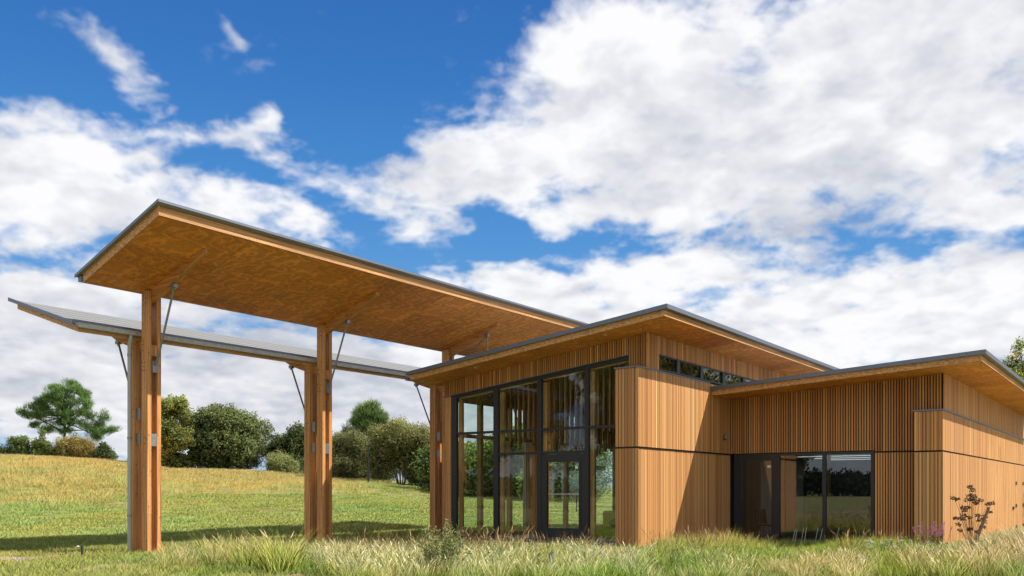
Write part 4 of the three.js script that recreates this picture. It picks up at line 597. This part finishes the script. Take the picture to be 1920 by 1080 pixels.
for (const [p, d, s] of [[525, 17.4, 1.0], [545, 17.9, 0.95], [498, 18.0, 0.8], [440, 19.3, 0.75], [760, 17.2, 0.7], [462, 18.6, 0.8], [392, 20.2, 0.75]]) { const [x, z] = loc(p, d); sow('rushBig', x, z, s); }
const GRASS = { straw: ['tall_grass', 'tall dry straw coloured grass with drooping seed heads before the building'], pale: ['pale_grass', 'pale bleached grass along the bottom of the frame'], rush: ['rush', 'upright green rushes with yellow tips by the walls'], rushBig: ['tussock', 'large yellow green grass tussocks before the second canopy posts'], lush: ['green_grass', 'low fresh green grass among the dry stems'], lawn: ['lawn', 'short mown grass around the canopy posts'], field: ['meadow_grass', 'short green meadow on the slope beyond the canopy'], gold: ['golden_grass', 'tall golden grass covering the upper hill'], weed: ['weeds', 'dark green leafy weeds growing among the grasses'], rusty: ['rusty_grass', 'reddish brown grass flower stalks standing above the rest'] };
for (const [k, list] of Object.entries(beds)) {
  const [name, label] = GRASS[k], o = thing(name, label, 'grass', [0, 0, 0]), geos = SP[k]; stuff(o);
  geos.forEach((g, v) => { const mine = list.filter((_, i) => i % geos.length === v); if (!mine.length) return; const m = new THREE.InstancedMesh(g, blade, mine.length), r = rng(v + 5);
    mine.forEach(([x, z, s, t], i) => { m.setMatrixAt(i, mat4.compose(v3.set(x, land(x, z) - 0.01, z), quat.setFromEuler(eul.set(0, r() * 6.283, 0)), sc3.set(s * (0.9 + r() * 0.3), s, s * (0.9 + r() * 0.3)))); const hue = (r() - 0.5) * 0.25 + (fbm(x * 0.22 + 70, z * 0.22 + 30, 3) - 0.5) * 0.5; m.setColorAt(i, colr.setRGB(t * (1 + hue), t, t * (1 - hue * 0.3))); });
    m.name = 'tuft'; stuff(m); o.add(m); });
}

// ---------------------------------------------------------------- single plants and small things in the foreground
{ // leafy shrub before the hall corner
  const [x, z] = loc(826, 16.6), o = thing('shrub', 'small leaved bushy shrub in the foreground, in front of the hall corner', 'shrub', [x, 0, z]), r = rng(7), st = [], pos = [], nor = [], col = [], idx = [];
  for (let i = 0; i < 50; i++) {
    const a = r() * 6.28, q = 0.12 + r() * 0.5, H = i < 9 ? 0.85 + r() * 0.25 : 0.3 + r() * 0.65, A = new THREE.Vector3(x + (r() - 0.5) * 0.1, 0, z + (r() - 0.5) * 0.1), B = new THREE.Vector3(x + Math.cos(a) * q, H, z + Math.sin(a) * q), mid = A.clone().lerp(B, 0.5).add(new THREE.Vector3(Math.cos(a) * 0.07, 0.05, Math.sin(a) * 0.07)), c = new THREE.QuadraticBezierCurve3(A, mid, B);
    st.push(new THREE.TubeGeometry(c, 5, 0.004, 4));
    for (let k = 0; k < 120; k++) { const t = 0.22 + 0.78 * r(), p = c.getPoint(t).add(new THREE.Vector3(r() - 0.5, r() - 0.5, r() - 0.5).multiplyScalar(0.12)), d = new THREE.Vector3(r() - 0.5, r() - 0.2, r() - 0.5).normalize().multiplyScalar(0.030 + r() * 0.018), s = new THREE.Vector3(r() - 0.5, r() - 0.5, r() - 0.5).cross(d).normalize().multiplyScalar(0.0115), b = pos.length / 3, nn = s.clone().cross(d).normalize();
      const f = 0.7 + r() * 0.6, cc = r() < 0.12 ? [0.40, 0.34, 0.12] : [0.19, 0.235, 0.085];
      [p, p.clone().addScaledVector(d, 0.5).add(s), p.clone().add(d), p.clone().addScaledVector(d, 0.5).sub(s)].forEach((v) => { pos.push(v.x, v.y, v.z); nor.push(nn.x, nn.y, nn.z); col.push(cc[0] * f, cc[1] * f, cc[2] * f); }); idx.push(b, b + 1, b + 2, b, b + 2, b + 3); }
  }
  part('stem', st, LM.bark, o);
  const g = new THREE.BufferGeometry(); g.setAttribute('position', new THREE.Float32BufferAttribute(pos, 3)); g.setAttribute('normal', new THREE.Float32BufferAttribute(nor, 3)); g.setAttribute('color', new THREE.Float32BufferAttribute(col, 3)); g.setIndex(idx); stuff(part('foliage', g, blade, o));
}
{ // withered umbels with their leaning stake
  const [x, z] = loc(1815, 22.6), o = thing('dead_plant', 'withered brown plant with round seed heads against the sunlit end wall', 'plant', [x, 0, z]), r = rng(70), st = [], hd = [], W = (a, b, c) => [x + RX * a + FX * c, b, z + RZ * a + FZ * c];
  const tips = [[-0.33, 1.46], [-0.25, 1.42], [0.0, 1.52], [0.1, 1.66], [0.06, 1.74], [0.16, 1.52], [-0.04, 1.40], [0.18, 1.38], [0.33, 1.40], [0.24, 1.32], [-0.16, 1.22], [-0.06, 1.14], [0.02, 1.20], [-0.12, 1.02], [0.02, 0.96], [-0.3, 0.94], [-0.2, 0.92], [-0.1, 0.92], [-0.24, 0.78], [-0.12, 0.62], [0.2, 0.6], [0.1, 0.64], [0.38, 0.84], [0.34, 0.72], [0.48, 0.98], [0.56, 1.10], [0.68, 1.32], [0.54, 1.30], [0.26, 1.0], [0.3, 0.9], [0.12, 1.42], [0.16, 1.46]];
  tips.forEach(([a, b]) => { const c = (r() - 0.5) * 0.25, base = W((r() - 0.5) * 0.12 + 0.05, 0, 0), m = W(a * 0.35 + 0.04, b * 0.6, c * 0.4), e = W(a, b, c); st.push(new THREE.TubeGeometry(new THREE.QuadraticBezierCurve3(new THREE.Vector3(...base), new THREE.Vector3(...m), new THREE.Vector3(...e)), 6, 0.0035, 4));
    for (let k = 0; k < 24; k++) { const s = new THREE.IcosahedronGeometry(0.012 + r() * 0.011, 0), q = r() * 6.28, w = 0.075 * Math.sqrt(r()); s.translate(e[0] + Math.cos(q) * w, e[1] + (r() - 0.55) * 0.085, e[2] + Math.sin(q) * w); hd.push(s); } });
  part('stem', st, plain([0.10, 0.065, 0.035], 0.9), o); stuff(part('seed_head', hd, plain([0.16, 0.09, 0.045], 0.95), o));
  const [sx, sz] = loc(1822, 22.2), s = thing('stake', 'weathered wooden stake leaning to the right beside the withered plant', 'stake', [sx, 0, sz]);
  const g = new THREE.CylinderGeometry(0.036, 0.036, 1.32, 10); g.rotateZ(-0.36).rotateY(YAW).translate(sx + RX * 0.2, 0.60, sz + RZ * 0.2); part('pole', g, plain([0.30, 0.21, 0.14], 0.95, { map: larch }), s);
}
function flowers(name, label, px, d, { n, h, spread, petal, spike, seed }) {
  const [x, z] = loc(px, d), o = thing(name, label, 'flower', [x, 0, z]), r = rng(seed), st = [], fl = [], lf = [];
  for (let i = 0; i < n; i++) { const a = r() * 6.28, q = Math.sqrt(r()) * spread, bx = x + Math.cos(a) * q * 0.6, bz = z + Math.sin(a) * q * 0.6, tx = x + Math.cos(a) * q, tz = z + Math.sin(a) * q, H = h * (0.7 + r() * 0.4); st.push(rod([bx, 0, bz], [tx, H, tz], 0.0035, 4));
    for (let k = 0; k < (spike ? 16 : 7); k++) { const t = spike ? 1 - r() * 0.28 : 1 - r() * 0.05, w = spike ? 0.016 : 0.03, s = new THREE.IcosahedronGeometry(0.008 + r() * 0.007, 0); s.scale(1, 0.6, 1).translate(lerp(bx, tx, t) + (r() - 0.5) * 2 * w, H * t, lerp(bz, tz, t) + (r() - 0.5) * 2 * w); fl.push(s); }
    for (let k = 0; k < 14; k++) { const t = 0.1 + r() * 0.6, g = new THREE.ConeGeometry(0.012, 0.09, 3); g.scale(1, 1, 0.25).rotateX(0.9 + r() * 0.6).rotateY(r() * 6.28).translate(lerp(bx, tx, t) + (r() - 0.5) * 0.06, H * t, lerp(bz, tz, t) + (r() - 0.5) * 0.06); lf.push(g); } }
  part('stem', st, plain([0.09, 0.11, 0.03], 0.9), o); stuff(part('foliage', lf, plain([0.075, 0.11, 0.03], 0.85), o)); stuff(part('blossom', fl, plain(petal, 0.8), o));
}
flowers('purple_flower', 'magenta flower spikes before the corner of the end block', 1748, 22.4, { n: 24, h: 0.80, spread: 0.5, petal: [0.60, 0.16, 0.46], spike: true, seed: 1 });
flowers('white_flower', 'small pale lilac flowers in the green growth left of the magenta spikes', 1672, 20.6, { n: 22, h: 0.46, spread: 0.8, petal: [0.55, 0.52, 0.62], seed: 2 });
flowers('white_flower', 'low white meadow flowers at the bottom edge under the wing window', 1620, 18.4, { n: 9, h: 0.26, spread: 0.9, petal: [0.6, 0.6, 0.58], seed: 3 });
{ // bare stony patch at the left edge
  const N = 150, m = new THREE.InstancedMesh(new THREE.IcosahedronGeometry(1, 0), plain([0.42, 0.35, 0.29], 0.95), N), r = rng(91);
  for (let i = 0; i < N; i++) { const [x, z] = loc(20 + (r() + r() - 1) * 60, 21.0 + (r() + r() - 1) * 0.7), s = 0.012 + r() * r() * 0.035; m.setMatrixAt(i, mat4.compose(v3.set(x, 0.01, z), quat.setFromEuler(eul.set(r() * 6, r() * 6, r() * 6)), sc3.set(s, s * 0.6, s))); m.setColorAt(i, colr.setScalar(0.6 + r() * 0.6)); }
  m.name = 'pebbles'; m.userData = { label: 'pale pebbles on the bare patch at the left edge of the grass', category: 'pebbles', kind: 'stuff' }; scene.add(m);
}
{
  let [x, z] = loc(154, 21.6); const p = thing('marker_post', 'short dark marker peg in the grass left of the first canopy post', 'post', [x, 0, z]);
  part('peg', box(x - 0.022, x + 0.022, -0.1, 0.29, z - 0.022, z + 0.022, 'y', 0.004), M.rubber, p);
  [x, z] = loc(146, 21.7); const w = thing('white_flower', 'white daisy head beside the short dark peg', 'flower', [x, 0, z]); part('stem', rod([x, 0, z], [x, 0.26, z], 0.003, 4), plain([0.09, 0.11, 0.03], 0.9), w); part('blossom', new THREE.IcosahedronGeometry(0.035, 1).scale(1, 0.5, 1).translate(x, 0.27, z), M.white, w);
  [x, z] = loc(1034, 17.4); const t = thing('tree_guard', 'translucent green plastic tree guard half hidden in the pale grass', 'tree guard', [x, 0, z]);
  part('tube', new THREE.CylinderGeometry(0.062, 0.066, 0.42, 18, 1, true).translate(x, 0.21, z), plain([0.10, 0.17, 0.12], 0.55, { side: THREE.DoubleSide }), t);
  [x, z] = loc(691, 78); const y = land(x, z), l = thing('lamp_post', 'thin dark post on the slope in front of the olive tree', 'post', [x, y, z]);
  part('pole', [rod([x, y - 0.2, z], [x, y + 3.3, z], 0.055, 10), rod([x, y - 0.2, z], [x, y + 1.2, z], 0.11, 10)], M.black, l); part('lamp_head', rod([x, y + 3.3, z], [x, y + 3.45, z], 0.10, 12), M.black, l);
  const R = rng(4);
  for (let i = 0; i < 8; i++) { const px = [1484, 1489, 1501, 1507, 1527, 1535, 1566, 1614][i], [sx, sz] = loc(px, 27.05 - (i % 2) * 0.15), s = thing('thin_stake', 'slim pale stake leaning in front of the dark wing window', 'stake', [sx, 0, sz], 'slim pale stakes before the wing window'); part('rod', rod([sx, -0.05, sz], [sx + RX * (0.08 + R() * 0.06), 0.46 + R() * 0.06, sz + RZ * 0.1], 0.0075, 6), M.pale, s); }
}

scene.traverse((o) => { if (o.isMesh) { o.castShadow = true; o.receiveShadow = true; } });
renderer.render(scene, camera);
